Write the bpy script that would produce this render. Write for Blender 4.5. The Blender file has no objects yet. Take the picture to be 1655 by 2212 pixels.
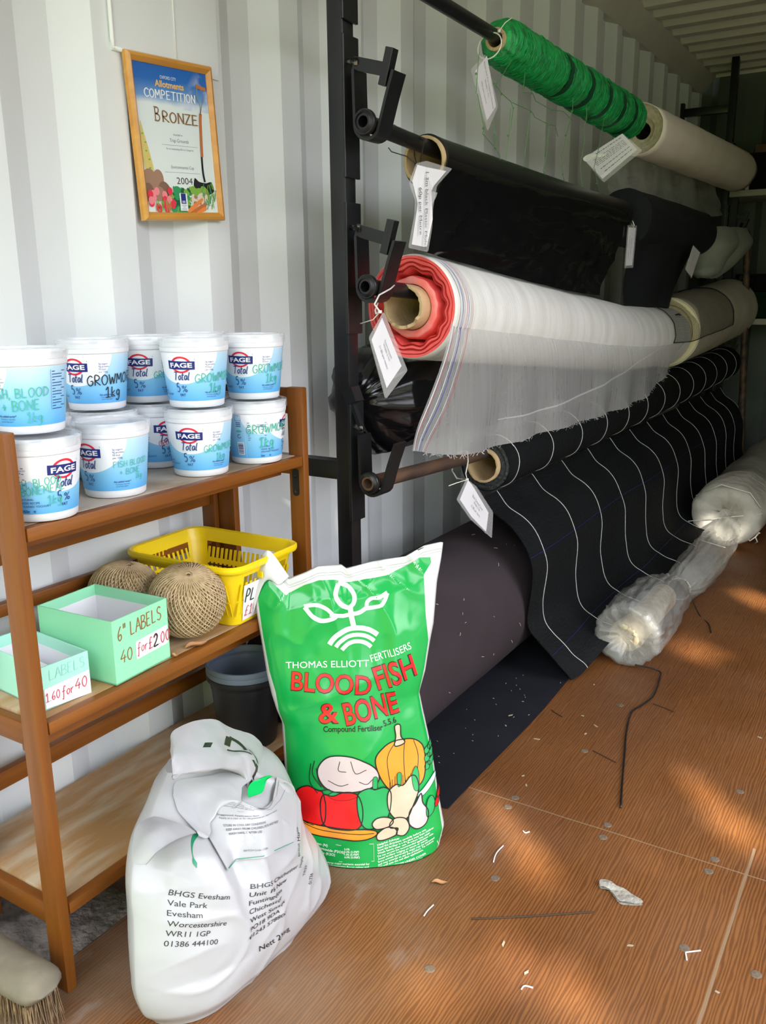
import bpy, bmesh, math, random
from mathutils import Vector, Matrix, noise
random.seed(7)
PI = math.pi
SC = bpy.context.scene
COL = SC.collection

# ------------------------------------------------------------------ camera, light, exposure
cam_d = bpy.data.cameras.new('camera'); cam = bpy.data.objects.new('camera', cam_d); COL.objects.link(cam)
cam_d.sensor_fit = 'VERTICAL'; cam_d.sensor_height = 36.0; cam_d.lens = 36.0*1864.1/2212.0
cam_d.clip_start = 0.02
YAW, PITCH, ROLL = 0.555409, 0.246371, 0.009265
fw = Vector((-math.sin(YAW)*math.cos(PITCH), math.cos(YAW)*math.cos(PITCH), -math.sin(PITCH)))
rt = Vector((math.cos(YAW), math.sin(YAW), 0.0)); dn = fw.cross(rt)
r2 = math.cos(ROLL)*rt + math.sin(ROLL)*dn; d2 = -math.sin(ROLL)*rt + math.cos(ROLL)*dn
cam.matrix_world = Matrix(((r2.x, -d2.x, -fw.x, 1.36), (r2.y, -d2.y, -fw.y, 0.0), (r2.z, -d2.z, -fw.z, 1.10), (0, 0, 0, 1)))
SC.camera = cam
SC.view_settings.view_transform = 'Standard'; SC.view_settings.look = 'None'
SC.view_settings.gamma = 1.0; SC.view_settings.use_curve_mapping = False
SC.view_settings.exposure = 0.0

W = bpy.data.worlds.new('sky'); SC.world = W; W.use_nodes = True
wn, wl = W.node_tree.nodes, W.node_tree.links
bg = wn['Background']; bg.inputs['Strength'].default_value = SKY_STRENGTH = 2.95
tc = wn.new('ShaderNodeTexCoord'); sx = wn.new('ShaderNodeSeparateXYZ'); cr = wn.new('ShaderNodeValToRGB')
wl.new(tc.outputs['Generated'], sx.inputs[0]); wl.new(sx.outputs['Z'], cr.inputs['Fac']); wl.new(cr.outputs['Color'], bg.inputs['Color'])
e = cr.color_ramp.elements
e[0].position = 0.0; e[0].color = (.10, .095, .07, 1)
e[1].position = 1.0; e[1].color = (1.1, 1.18, 1.28, 1)
for p, c in ((.08, (.48, .49, .48, 1)), (.22, (1.78, 1.79, 1.96, 1)), (.45, (2.6, 2.62, 2.9, 1)), (.65, (1.83, 1.87, 2.09, 1))):
    k = e.new(p); k.color = c
sun_d = bpy.data.lights.new('sun', 'SUN'); sun_d.energy = 15.0; sun_d.angle = math.radians(0.35); sun_d.color = (1.0, .93, .80)
sun = bpy.data.objects.new('sun', sun_d); COL.objects.link(sun)
SUN_DIR = Vector((.62, -.60, .50)).normalized()
sun.rotation_euler = SUN_DIR.to_track_quat('Z', 'Y').to_euler(); sun.location = SUN_DIR*20

# ------------------------------------------------------------------ materials
MATS = {}
def mat(name, col, rough=.6, var=0.0, scale=8.0, stretch=(1, 1, 1), col2=None, bump=0.0, bscale=40.0, bstretch=None,
        metal=0.0, coat=0.0, alpha=1.0, trans=0.0, spec=.5, detail=4.0, sheen=0.0, sss=0.0, ramp=(.35, .65)):
    if name in MATS: return MATS[name]
    m = bpy.data.materials.new(name); m.use_nodes = True
    nt = m.node_tree; b = nt.nodes['Principled BSDF']
    b.inputs['Base Color'].default_value = (*col, 1); b.inputs['Roughness'].default_value = rough
    b.inputs['Metallic'].default_value = metal; b.inputs['Coat Weight'].default_value = coat
    b.inputs['Alpha'].default_value = alpha; b.inputs['Transmission Weight'].default_value = trans
    b.inputs['Specular IOR Level'].default_value = spec; b.inputs['Sheen Weight'].default_value = sheen
    if col2 or bump:
        t = nt.nodes.new('ShaderNodeTexCoord')
    if col2:
        mp = nt.nodes.new('ShaderNodeMapping'); mp.inputs['Scale'].default_value = stretch
        n = nt.nodes.new('ShaderNodeTexNoise'); n.inputs['Scale'].default_value = scale; n.inputs['Detail'].default_value = detail
        r = nt.nodes.new('ShaderNodeValToRGB'); r.color_ramp.elements[0].position = ramp[0]; r.color_ramp.elements[1].position = ramp[1]
        r.color_ramp.elements[0].color = (*col, 1); r.color_ramp.elements[1].color = (*col2, 1)
        nt.links.new(t.outputs['Object'], mp.inputs[0]); nt.links.new(mp.outputs[0], n.inputs['Vector'])
        nt.links.new(n.outputs['Fac'], r.inputs[0]); nt.links.new(r.outputs[0], b.inputs['Base Color'])
    if bump:
        mp2 = nt.nodes.new('ShaderNodeMapping'); mp2.inputs['Scale'].default_value = bstretch or stretch
        n2 = nt.nodes.new('ShaderNodeTexNoise'); n2.inputs['Scale'].default_value = bscale; n2.inputs['Detail'].default_value = 3
        bp = nt.nodes.new('ShaderNodeBump'); bp.inputs['Strength'].default_value = bump; bp.inputs['Distance'].default_value = .01
        nt.links.new(t.outputs['Object'], mp2.inputs[0]); nt.links.new(mp2.outputs[0], n2.inputs['Vector'])
        nt.links.new(n2.outputs['Fac'], bp.inputs['Height']); nt.links.new(bp.outputs[0], b.inputs['Normal'])
    MATS[name] = m
    return m
def nodes(m): return m.node_tree.nodes, m.node_tree.links, m.node_tree.nodes['Principled BSDF']

# ------------------------------------------------------------------ object bookkeeping
def tag(o, label=None, cat=None, group=None, kind=None):
    if label: o['label'] = label
    if cat: o['category'] = cat
    if group: o['group'] = group
    if kind: o['kind'] = kind
    return o
def thing(name, label, cat, loc=(0, 0, 0), rz=0.0, group=None):
    o = bpy.data.objects.new(name, None); COL.objects.link(o); o.empty_display_size = .02
    o.location = loc; o.rotation_euler = (0, 0, rz)
    return tag(o, label, cat, group)
def copy_tree(o, parent=None):
    c = o.copy(); COL.objects.link(c); c.parent = parent
    for ch in list(o.children): copy_tree(ch, c)
    return c

class MB:
    """collects shapes and links them as one mesh object"""
    def __init__(s): s.v = []; s.f = []; s.m = []; s.uv = {}
    def add(s, verts, faces, mi=0):
        o = len(s.v); s.v += [tuple(p) for p in verts]
        for f in faces: s.f.append(tuple(i+o for i in f)); s.m.append(mi)
        return o
    def box(s, lo, hi, mi=0, M=None, bev=0.0):
        x0, y0, z0 = lo; x1, y1, z1 = hi
        if bev > 0:
            bm = bmesh.new(); bmesh.ops.create_cube(bm, size=1)
            for v in bm.verts: v.co = Vector(((x0+x1)/2+v.co.x*(x1-x0), (y0+y1)/2+v.co.y*(y1-y0), (z0+z1)/2+v.co.z*(z1-z0)))
            bmesh.ops.bevel(bm, geom=list(bm.edges), offset=bev, segments=2, affect='EDGES', profile=.6)
            bm.verts.index_update()
            vs = [v.co.copy() for v in bm.verts]; fs = [[v.index for v in f.verts] for f in bm.faces]; bm.free()
        else:
            vs = [Vector(p) for p in ((x0, y0, z0), (x1, y0, z0), (x1, y1, z0), (x0, y1, z0), (x0, y0, z1), (x1, y0, z1), (x1, y1, z1), (x0, y1, z1))]
            fs = [(0, 3, 2, 1), (4, 5, 6, 7), (0, 1, 5, 4), (1, 2, 6, 5), (2, 3, 7, 6), (3, 0, 4, 7)]
        if M is not None: vs = [M @ v for v in vs]
        s.add(vs, fs, mi)
    def tube(s, pts, r, seg=8, mi=0, caps=True, closed=False):
        pts = [Vector(p) for p in pts]; n = len(pts)
        rs = r if isinstance(r, (list, tuple)) else [r]*n
        t0 = (pts[1]-pts[0]).normalized()
        up = Vector((0, 0, 1)) if abs(t0.z) < .9 else Vector((1, 0, 0))
        a = t0.cross(up).normalized(); vs = []
        for i, p in enumerate(pts):
            if closed: t = (pts[(i+1) % n]-pts[i-1]).normalized()
            else: t = (pts[min(i+1, n-1)]-pts[max(i-1, 0)]).normalized()
            a = (a - t*a.dot(t)); a = a.normalized() if a.length > 1e-6 else t.orthogonal().normalized()
            b = t.cross(a)
            for k in range(seg):
                w = 2*PI*k/seg; vs.append(p + (a*math.cos(w)+b*math.sin(w))*rs[i])
        fs = []
        for i in range(n if closed else n-1):
            for k in range(seg):
                j = (i+1) % n; fs.append((i*seg+k, i*seg+(k+1) % seg, j*seg+(k+1) % seg, j*seg+k))
        if caps and not closed: fs.append(tuple(range(seg-1, -1, -1))); fs.append(tuple((n-1)*seg+k for k in range(seg)))
        s.add(vs, fs, mi)
    def lathe(s, prof, seg=32, mi=0, M=None, mis=None):
        """prof: (r, h) pairs around local z"""
        vs = []; n = len(prof)
        for r, h in prof:
            for k in range(seg): w = 2*PI*k/seg; vs.append(Vector((r*math.cos(w), r*math.sin(w), h)))
        if M is not None: vs = [M @ v for v in vs]
        o = len(s.v); s.v += [tuple(p) for p in vs]
        for i in range(n-1):
            for k in range(seg):
                s.f.append((o+i*seg+k, o+i*seg+(k+1) % seg, o+(i+1)*seg+(k+1) % seg, o+(i+1)*seg+k)); s.m.append(mis[i] if mis else mi)
    def prism(s, poly, h0, h1, mi=0, M=None, top=None):
        """polygon (a, b) extruded from h0 to h1; M maps (a, b, h)"""
        n = len(poly); vs = [Vector((a, b, h0)) for a, b in poly]+[Vector((a, b, h1)) for a, b in (top or poly)]
        if M is not None: vs = [M @ v for v in vs]
        s.add(vs, [tuple(range(n-1, -1, -1)), tuple(range(n, 2*n))]+[(i, (i+1) % n, n+(i+1) % n, n+i) for i in range(n)], mi)
    def grid(s, P, mi=0, closeu=False, flip=False, mifn=None):
        nr, nc = len(P), len(P[0]); o = len(s.v)
        for row in P: s.v += [tuple(p) for p in row]
        for i in range(nr-1):
            for j in range(nc if closeu else nc-1):
                k = (j+1) % nc; q = (o+i*nc+j, o+i*nc+k, o+(i+1)*nc+k, o+(i+1)*nc+j)
                s.f.append(q[::-1] if flip else q); s.m.append(mifn(i, j) if mifn else mi)
    def build(s, name, mats, parent=None, smooth=None, weld=0.0, loc=None):
        me = bpy.data.meshes.new(name); me.from_pydata(s.v, [], s.f)
        if not isinstance(mats, (list, tuple)): mats = [mats]
        for m in mats: me.materials.append(m)
        me.polygons.foreach_set('material_index', s.m)
        if weld:
            bm = bmesh.new(); bm.from_mesh(me); bmesh.ops.remove_doubles(bm, verts=bm.verts, dist=weld); bm.to_mesh(me); bm.free()
        if smooth is not None:
            me.polygons.foreach_set('use_smooth', [True]*len(me.polygons))
            if smooth < 180: me.set_sharp_from_angle(angle=math.radians(smooth))
        me.update()
        o = bpy.data.objects.new(name, me); COL.objects.link(o)
        if parent is not None: o.parent = parent
        if loc is not None: o.location = loc
        return o

def cat4(p0, p1, p2, p3, t):
    return .5*((2*p1)+(p2-p0)*t+(2*p0-5*p1+4*p2-p3)*t*t+(3*p1-p0-3*p2+p3)*t**3)
def spline(pts, n):
    pts = [Vector(p) for p in pts]; m = len(pts)-1; out = []
    for k in range(n):
        f = k/(n-1)*m; i = min(int(f), m-1); t = f-i
        p0 = pts[i-1] if i > 0 else 2*pts[0]-pts[1]
        p3 = pts[i+2] if i+2 <= m else 2*pts[m]-pts[m-1]
        out.append(cat4(p0, pts[i], pts[i+1], p3, t))
    return out
def patch(net, nr, nc):
    """smooth dense grid through a control net"""
    rows = [spline(r, nc) for r in net]; out = [[None]*nc for _ in range(nr)]
    for j in range(nc):
        c = spline([r[j] for r in rows], nr)
        for i in range(nr): out[i][j] = c[i]
    return out
def fbm(p, o=3): 
    v = 0; a = 1; q = Vector(p)
    for _ in range(o): v += a*noise.noise(q); a *= .5; q = q*2.03+Vector((3.1, 1.7, 5.3))
    return v
def ridge(p): return 1-abs(noise.noise(Vector(p)))*2.2
def grid_normals(P, flip=1):
    nr, nc = len(P), len(P[0]); N = []
    for i in range(nr):
        r = []
        for j in range(nc):
            a = P[i][min(j+1, nc-1)]-P[i][max(j-1, 0)]; b = P[min(i+1, nr-1)][j]-P[max(i-1, 0)][j]
            n = a.cross(b); r.append(n.normalized()*flip if n.length > 1e-12 else Vector((0, 0, 1)))
        N.append(r)
    return N
class Surf:
    """bilinear look-up on a dense grid: s across (0..1), t up (0..1)"""
    def __init__(s, P, flip=1): s.P = P; s.N = grid_normals(P, flip); s.nr = len(P); s.nc = len(P[0])
    def at(s, a, b, off=0.0):
        x = min(max(a, 0), 1)*(s.nc-1); y = min(max(b, 0), 1)*(s.nr-1)
        j = min(int(x), s.nc-2); i = min(int(y), s.nr-2); u = x-j; v = y-i
        def mix(A): return (A[i][j]*(1-u)+A[i][j+1]*u)*(1-v)+(A[i+1][j]*(1-u)+A[i+1][j+1]*u)*v
        return mix(s.P)+mix(s.N)*off

# ------------------------------------------------------------------ lettering
_TXT = {}
def text_geo(body, size=1.0, bold=0.0, shear=0.0, space=1.0):
    """flat triangulated lettering in the built-in font: verts (x, y), faces, width"""
    key = (body, bold, shear, space)
    if key not in _TXT:
        cu = bpy.data.curves.new('lettering', 'FONT'); cu.body = body; cu.size = 1.0; cu.offset = bold; cu.shear = shear
        cu.space_character = space; cu.resolution_u = 3
        ob = bpy.data.objects.new('lettering', cu); COL.objects.link(ob)
        dg = bpy.context.evaluated_depsgraph_get(); me = ob.evaluated_get(dg).to_mesh()
        vs = [(v.co.x, v.co.y) for v in me.vertices]; fs = [tuple(p.vertices) for p in me.polygons]
        ob.evaluated_get(dg).to_mesh_clear(); bpy.data.objects.remove(ob); bpy.data.curves.remove(cu)
        x0 = min(v[0] for v in vs); x1 = max(v[0] for v in vs)
        _TXT[key] = ([(x-x0, y) for x, y in vs], fs, x1-x0)
    vs, fs, w = _TXT[key]
    return [(x*size, y*size) for x, y in vs], fs, w*size
def refine(vs, fs, maxlen):
    bm = bmesh.new(); bv = [bm.verts.new((x, y, 0)) for x, y in vs]
    for f in fs:
        try: bm.faces.new([bv[i] for i in f])
        except ValueError: pass
    bmesh.ops.triangulate(bm, faces=bm.faces)
    for _ in range(4):
        L = [ed for ed in bm.edges if ed.calc_length() > maxlen]
        if not L: break
        bmesh.ops.subdivide_edges(bm, edges=L, cuts=1); bmesh.ops.triangulate(bm, faces=[f for f in bm.faces if len(f.verts) > 3])
    bm.verts.index_update(); v = [(p.co.x, p.co.y) for p in bm.verts]; f = [[q.index for q in p.verts] for p in bm.faces]; bm.free()
    return v, f
def put_text(mb, fn, body, x, y, size, mi, align='L', bold=0.0, shear=0.0, rot=0.0, maxlen=None, sx=1.0, space=1.0, width=None):
    """lettering mapped by fn(x, y) -> point; width stretches it to a given length"""
    vs, fs, w = text_geo(body, size, bold, shear, space)
    if width: sx = width/w
    w *= sx
    x0 = 0 if align == 'L' else (-w/2 if align == 'C' else -w)
    vs = [(a*sx+x0, b) for a, b in vs]
    if maxlen: vs, fs = refine(vs, fs, maxlen)
    c, s = math.cos(rot), math.sin(rot)
    mb.add([fn(x+a*c-b*s, y+a*s+b*c) for a, b in vs], fs, mi)

# single-stroke hand lettering, glyph box 0..1 wide, 0..1 high
HAND = {
 'A': [[(0, 0), (.42, 1), (.8, 0)], [(.15, .38), (.68, .4)]], 'B': [[(.08, 0), (.1, 1)], [(.05, .98), (.5, .95), (.62, .78), (.45, .56), (.12, .52), (.6, .44), (.72, .22), (.5, .02), (.05, .02)]],
 'D': [[(.1, 0), (.1, 1)], [(.02, .98), (.45, .9), (.72, .55), (.55, .15), (.05, 0)]], 'E': [[(.6, .98), (.1, 1), (.08, 0), (.62, .02)], [(.1, .52), (.5, .54)]],
 'F': [[(.62, 1), (.1, .98), (.08, 0)], [(.1, .5), (.5, .54)]], 'G': [[(.7, .85), (.42, 1), (.1, .7), (.08, .3), (.35, .02), (.66, .15), (.68, .45), (.42, .45)]],
 'H': [[(.08, 0), (.1, 1)], [(.68, 0), (.7, 1)], [(.08, .5), (.7, .52)]], 'I': [[(.2, 0), (.22, 1)]], 'L': [[(.1, 1), (.08, .02), (.62, .04)]],
 'M': [[(.02, 0), (.12, 1), (.42, .35), (.75, 1), (.86, 0)]], 'N': [[(.06, 0), (.1, 1), (.66, .04), (.7, 1)]],
 'O': [[(.4, 1), (.12, .78), (.06, .4), (.25, .04), (.55, .06), (.76, .42), (.68, .82), (.4, 1)]], 'P': [[(.1, 0), (.1, 1), (.5, .95), (.62, .72), (.45, .5), (.1, .48)]],
 'R': [[(.08, 0), (.1, 1), (.5, .95), (.6, .74), (.42, .52), (.1, .5), (.72, 0)]], 'S': [[(.66, .85), (.4, 1), (.12, .8), (.22, .56), (.55, .44), (.66, .2), (.4, 0), (.05, .12)]],
 'T': [[(.02, .98), (.8, 1)], [(.42, 1), (.34, 0)]], 'W': [[(.02, 1), (.22, 0), (.46, .7), (.66, 0), (.92, 1)]], 'Y': [[(.05, 1), (.38, .5)], [(.75, 1), (.3, 0)]],
 '1': [[(.1, .72), (.36, 1), (.36, 0)], [(.05, .0), (.66, .02)]], '2': [[(.08, .78), (.35, 1), (.6, .78), (.4, .4), (.05, .02), (.72, .05)]],
 '4': [[(.5, 1), (.05, .36), (.75, .38)], [(.55, .62), (.5, 0)]], '6': [[(.55, 1), (.2, .62), (.1, .25), (.35, 0), (.6, .2), (.45, .44), (.14, .3)]],
 '0': [[(.38, 1), (.1, .7), (.12, .25), (.38, 0), (.62, .3), (.6, .75), (.38, 1)]], '5': [[(.62, 1), (.18, .98), (.14, .58), (.45, .62), (.62, .32), (.42, .02), (.08, .1)]],
 'k': [[(.1, 1), (.08, 0)], [(.5, .6), (.1, .28), (.56, 0)]], 'g': [[(.52, .5), (.28, .62), (.08, .36), (.26, .1), (.5, .3), (.54, .55), (.48, -.2), (.2, -.38), (.02, -.22)]],
 'f': [[(.5, .92), (.32, 1), (.22, .7), (.16, -.25), (.0, -.2)], [(.0, .5), (.42, .52)]], 'o': [[(.26, .58), (.06, .34), (.2, .04), (.46, .2), (.44, .5), (.26, .58)]], 'r': [[(.1, .56), (.12, 0)], [(.12, .34), (.3, .56), (.46, .52)]],
 't': [[(.22, .95), (.16, .12), (.38, .04)], [(.0, .62), (.44, .64)]], 'a': [[(.46, .56), (.18, .56), (.06, .24), (.24, .04), (.44, .3), (.46, .56), (.5, .06)]], 'l': [[(.18, 1), (.1, .12), (.28, .06)]],
 '+': [[(.1, .4), (.62, .42)], [(.36, .7), (.34, .1)]], ',': [[(.2, .12), (.1, -.18)]], '.': [[(.1, .0), (.16, .06)]], '-': [[(.08, .42), (.5, .44)]], '"': [[(.12, 1.1), (.1, .75)], [(.36, 1.1), (.34, .75)]],
 '\u00a3': [[(.6, .9), (.4, 1), (.25, .7), (.28, .2), (.1, .02), (.65, .04)], [(.08, .5), (.55, .52)]], '/': [[(.0, 0), (.5, 1)]], '%': [[(.1, .9), (.22, .8), (.12, .65), (.02, .78), (.1, .9)], [(.6, 1), (.08, 0)], [(.55, .3), (.66, .2), (.56, .05), (.46, .16), (.55, .3)]],
}
HW = {'I': .42, '1': .78, 'g': .66, 'f': .6, 'o': .58, 'r': .56, 't': .5, 'a': .62, 'l': .4, ',': .4, '.': .36, '-': .66, '"': .6, 'M': 1.02, 'W': 1.05, ' ': .5, 'O': .95, 'k': .72, 'G': .9}
def put_hand(mb, fn, body, x, y, h, mi, pen=.06, sx=.8, slant=.08, rot=0.0, serif=0.0, tight=1.0, step=0.0):
    """hand lettering as thin ribbons, fn maps (x, y) to a point"""
    c, s = math.cos(rot), math.sin(rot); cx = 0.0; w = pen*h/2; ns = 0
    if step: f0_ = fn; fn = lambda a, b: f0_(a, b, ns*step)       # each stroke lies just over the last
    for ch in body:
        for st in ([[p, q] for g in HAND.get(ch, []) for p, q in zip(g, g[1:])] if ch in 'AHEFLMNTWIYZ4' else HAND.get(ch, [])):
            n = max(2, (len(st)-1)*4+1) if len(st) > 2 else 4
            P = spline([(a, b, 0) for a, b in st], n) if len(st) > 2 and ch not in 'AHEFLMNTWIY4+-"/k' else [Vector((st[i][0]+(st[i+1][0]-st[i][0])*k/3, st[i][1]+(st[i+1][1]-st[i][1])*k/3, 0)) for i in range(len(st)-1) for k in range(4)]
            Q = [(cx+(p.x+slant*p.y)*h*sx, p.y*h) for p in P]
            V = []; ns += 1
            for i, q in enumerate(Q):
                a = Q[max(i-1, 0)]; b = Q[min(i+1, len(Q)-1)]; dx, dy = b[0]-a[0], b[1]-a[1]
                if abs(dx)+abs(dy) < 1e-9 and V: dx, dy = lastd
                L = math.hypot(dx, dy) or 1; lastd = (dx, dy); nx, ny = -dy/L*w, dx/L*w
                V += [(q[0]+nx, q[1]+ny), (q[0]-nx, q[1]-ny)]
            mb.add([fn(x+a*c-b*s, y+a*s+b*c) for a, b in V], [(2*i, 2*i+1, 2*i+3, 2*i+2) for i in range(len(Q)-1)], mi)
            if serif:
                for q in (Q[0], Q[-1]):
                    ns += 1
                    R = [(q[0]-serif*h, q[1]-w*.5), (q[0]+serif*h, q[1]-w*.5), (q[0]+serif*h, q[1]+w*.5), (q[0]-serif*h, q[1]+w*.5)]
                    mb.add([fn(x+a*c-b*s, y+a*s+b*c) for a, b in R], [(0, 1, 2, 3)], mi)
        cx += HW.get(ch, .86)*h*sx*tight
    return cx
def ribbon(mb, fn, pts, w, mi, n=None):
    """flat painted stroke of width w through (x, y) points"""
    Q = [(p.x, p.y) for p in spline([(a, b, 0) for a, b in pts], n)] if n else pts
    V = []
    for i, q in enumerate(Q):
        a = Q[max(i-1, 0)]; b = Q[min(i+1, len(Q)-1)]; dx, dy = b[0]-a[0], b[1]-a[1]; L = math.hypot(dx, dy) or 1
        ww = w[i] if isinstance(w, (list, tuple)) else w
        V += [(q[0]-dy/L*ww/2, q[1]+dx/L*ww/2), (q[0]+dy/L*ww/2, q[1]-dx/L*ww/2)]
    mb.add([fn(a, b) for a, b in V], [(2*i, 2*i+1, 2*i+3, 2*i+2) for i in range(len(Q)-1)], mi)
def blob(mb, fn, outline, mi, n=40, rings=5, line=None, lw=.0015):
    """filled closed smooth outline (x, y); optional drawn contour"""
    P = [Vector((a, b, 0)) for a, b in outline]; m = len(P); Q = []
    for k in range(n):
        f = k/n*m; i = int(f) % m; t = f-int(f)
        q = cat4(P[i-1], P[i], P[(i+1) % m], P[(i+2) % m], t); Q.append((q.x, q.y))
    cx = sum(q[0] for q in Q)/n; cy = sum(q[1] for q in Q)/n
    V = [(cx, cy)]
    for r in range(1, rings+1): V += [(cx+(a-cx)*r/rings, cy+(b-cy)*r/rings) for a, b in Q]
    F = [(0, 1+k, 1+(k+1) % n) for k in range(n)]
    for r in range(rings-1):
        F += [(1+r*n+k, 1+(r+1)*n+k, 1+(r+1)*n+(k+1) % n, 1+r*n+(k+1) % n) for k in range(n)]
    mb.add([fn(a, b) for a, b in V], F, mi)
    if line is not None: ribbon(mb, lambda a, b: fn(a, b, .0004), Q+[Q[0]], lw, line)
def ell(cx, cy, a, b, rot=0, n=12): 
    return [(cx+a*math.cos(t)*math.cos(rot)-b*math.sin(t)*math.sin(rot), cy+a*math.cos(t)*math.sin(rot)+b*math.sin(t)*math.cos(rot)) for t in [2*PI*k/n for k in range(n)]]
# extra glyphs for the printed serif lettering
HAND.update({'C': [[(.72, .84), (.45, 1), (.12, .74), (.1, .28), (.42, 0), (.74, .16)]], 'Z': [[(.08, .98), (.66, 1), (.04, 0), (.7, .02)]]})

# ------------------------------------------------------------------ shared materials
M_wall = mat('painted_steel', (.735, .765, .775), .5, col2=(.69, .715, .72), scale=3.0, stretch=(1, 1, .4), bump=.04, bscale=25)
M_ceil = mat('ceiling_steel', (.70, .67, .60), .55, col2=(.60, .56, .49), scale=2.5)
M_black = mat('black_painted_steel', (.0055, .006, .0075), .36, col2=(.009, .0098, .012), scale=12, bump=.05, bscale=60)
M_scuff = mat('scuffed_steel', (.30, .29, .27), .35, metal=.8, col2=(.02, .02, .02), scale=90, ramp=(.38, .55))
M_rust = mat('rusty_steel', (.16, .085, .05), .6, col2=(.035, .028, .025), scale=22, stretch=(1, .25, 1), bump=.3, bscale=70, metal=.3)
M_card = mat('cardboard_core', (.60, .43, .24), .85, col2=(.52, .37, .2), scale=30, bump=.2, bscale=80)
M_zip = mat('white_nylon', (.82, .80, .74), .4)
M_zipb = mat('black_nylon', (.01, .01, .01), .4)
M_paper = mat('white_paper', (.80, .80, .83), .7)
M_ink = mat('grey_print', (.12, .12, .13), .8)
M_black_ink = mat('black_print', (.012, .012, .012), .6)
def clear_film(name, alpha, col=(.8, .8, .8), rough=.08):
    m = mat(name, col, rough, alpha=alpha, coat=.0); return m
M_lam = clear_film('laminate_film', .20)

# ------------------------------------------------------------------ container shell
Y0, Y1, XW, ZC = -.05, 5.97, 2.35, 2.39
def corrugation(a0, a1, ph=1.756, pitch=.277, depth=.036, top=.071, slope=.068):
    k = math.floor((a0-ph)/pitch)-1; P = []
    while True:
        s = ph+pitch*k
        for a, d in ((s, 0), (s+top, 0), (s+top+slope, -depth), (s+pitch-slope, -depth)): P.append((a, d))
        if s > a1: break
        k += 1
    return [(min(max(a, a0), a1), d) for a, d in P if a0-.08 < a < a1+.08]
def struct(name, mb, m, smooth=None): return tag(mb.build(name, m, smooth=smooth), kind='structure')
mb = MB(); P = corrugation(Y0, Y1+.08)
mb.grid([[Vector((d, y, 0)) for y, d in P], [Vector((d, y, 2.30)) for y, d in P]], flip=False)
struct('wall_left', mb, M_wall)
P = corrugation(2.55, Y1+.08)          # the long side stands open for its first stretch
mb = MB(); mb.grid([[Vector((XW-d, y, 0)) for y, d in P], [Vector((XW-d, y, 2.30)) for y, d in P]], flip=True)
struct('wall_right', mb, mat('low_bounce_steel', (.30, .29, .25), .6, col2=(.24, .23, .20), scale=2))  # unseen wall, coloured darker to cut light bounced into the far end
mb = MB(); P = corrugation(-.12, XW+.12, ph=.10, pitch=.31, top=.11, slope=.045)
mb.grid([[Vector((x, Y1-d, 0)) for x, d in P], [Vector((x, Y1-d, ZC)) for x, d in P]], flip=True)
struct('wall_back', mb, mat('shade_darkened_steel', (.085, .10, .09), .7, col2=(.06, .07, .06), scale=3))  # steel coloured darker here to stand for shade at the far end
mb = MB(); P = corrugation(Y0, Y1, ph=.42, pitch=.18, depth=.022, top=.055, slope=.035)
mb.grid([[Vector((.06, y, ZC-d-.022)) for y, d in P], [Vector((XW-.06, y, ZC-d-.022)) for y, d in P]], flip=True)
mb.box((-.1, Y0, ZC+.02), (XW+.1, Y1+.1, ZC+.05))
struct('ceiling', mb, M_ceil)
for nm, sx_ in (('trim_1', 1), ('trim_2', -1)):
    mb = MB(); X = (lambda x: x) if sx_ > 0 else (lambda x: XW-x)
    prof = [(-.05, 2.28), (.0, 2.28), (.018, 2.30), (.075, ZC-.02), (.075, ZC+.03), (-.05, ZC+.03)]
    mb.prism(prof, Y0, Y1, M=Matrix(((1 if sx_ > 0 else -1, 0, 0, 0 if sx_ > 0 else XW), (0, 0, 1, 0), (0, 1, 0, 0), (0, 0, 0, 1))))
    struct(nm, mb, M_ceil)
# floor of worn plywood sheets
M_floor = mat('worn_plywood', (.30, .125, .05), .48, bump=.10, bscale=60, bstretch=(6, .35, 1))
n_, l_, b_ = nodes(M_floor)
tco = n_.new('ShaderNodeTexCoord'); sep = n_.new('ShaderNodeSeparateXYZ'); l_.new(tco.outputs['Object'], sep.inputs[0])
def noise_node(scale, stretch, detail=4, dist=0.0):
    mp = n_.new('ShaderNodeMapping'); mp.inputs['Scale'].default_value = stretch; t = n_.new('ShaderNodeTexNoise')
    t.inputs['Scale'].default_value = scale; t.inputs['Detail'].default_value = detail; t.inputs['Distortion'].default_value = dist
    l_.new(tco.outputs['Object'], mp.inputs[0]); l_.new(mp.outputs[0], t.inputs['Vector']); return t.outputs['Fac']
def ramp_node(src, stops):
    r = n_.new('ShaderNodeValToRGB'); el = r.color_ramp.elements
    el[0].position, el[0].color = stops[0][0], (*stops[0][1], 1); el[1].position, el[1].color = stops[1][0], (*stops[1][1], 1)
    for p, c in stops[2:]: q = el.new(p); q.color = (*c, 1)
    l_.new(src, r.inputs[0]); return r.outputs[0]
def mixc(fac, a, b, mode='MIX'):
    m = n_.new('ShaderNodeMix'); m.data_type = 'RGBA'; m.blend_type = mode
    for s, v in ((m.inputs[0], fac), (m.inputs[6], a), (m.inputs[7], b)):
        if isinstance(v, (int, float)): s.default_value = v
        elif isinstance(v, tuple): s.default_value = (*v, 1)
        else: l_.new(v, s)
    return m.outputs[2]
def mth(op, a, b=None, c=None, clamp=False):
    m = n_.new('ShaderNodeMath'); m.operation = op; m.use_clamp = clamp
    for s, v in zip(m.inputs, (a, b, c)):
        if v is None: continue
        if isinstance(v, (int, float)): s.default_value = v
        else: l_.new(v, s)
    return m.outputs[0]
wv = n_.new('ShaderNodeTexWave'); wv.wave_type = 'BANDS'; wv.bands_direction = 'X'
mpw = n_.new('ShaderNodeMapping'); mpw.inputs['Scale'].default_value = (1, .10, 1); l_.new(tco.outputs['Object'], mpw.inputs[0]); l_.new(mpw.outputs[0], wv.inputs['Vector'])
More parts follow.
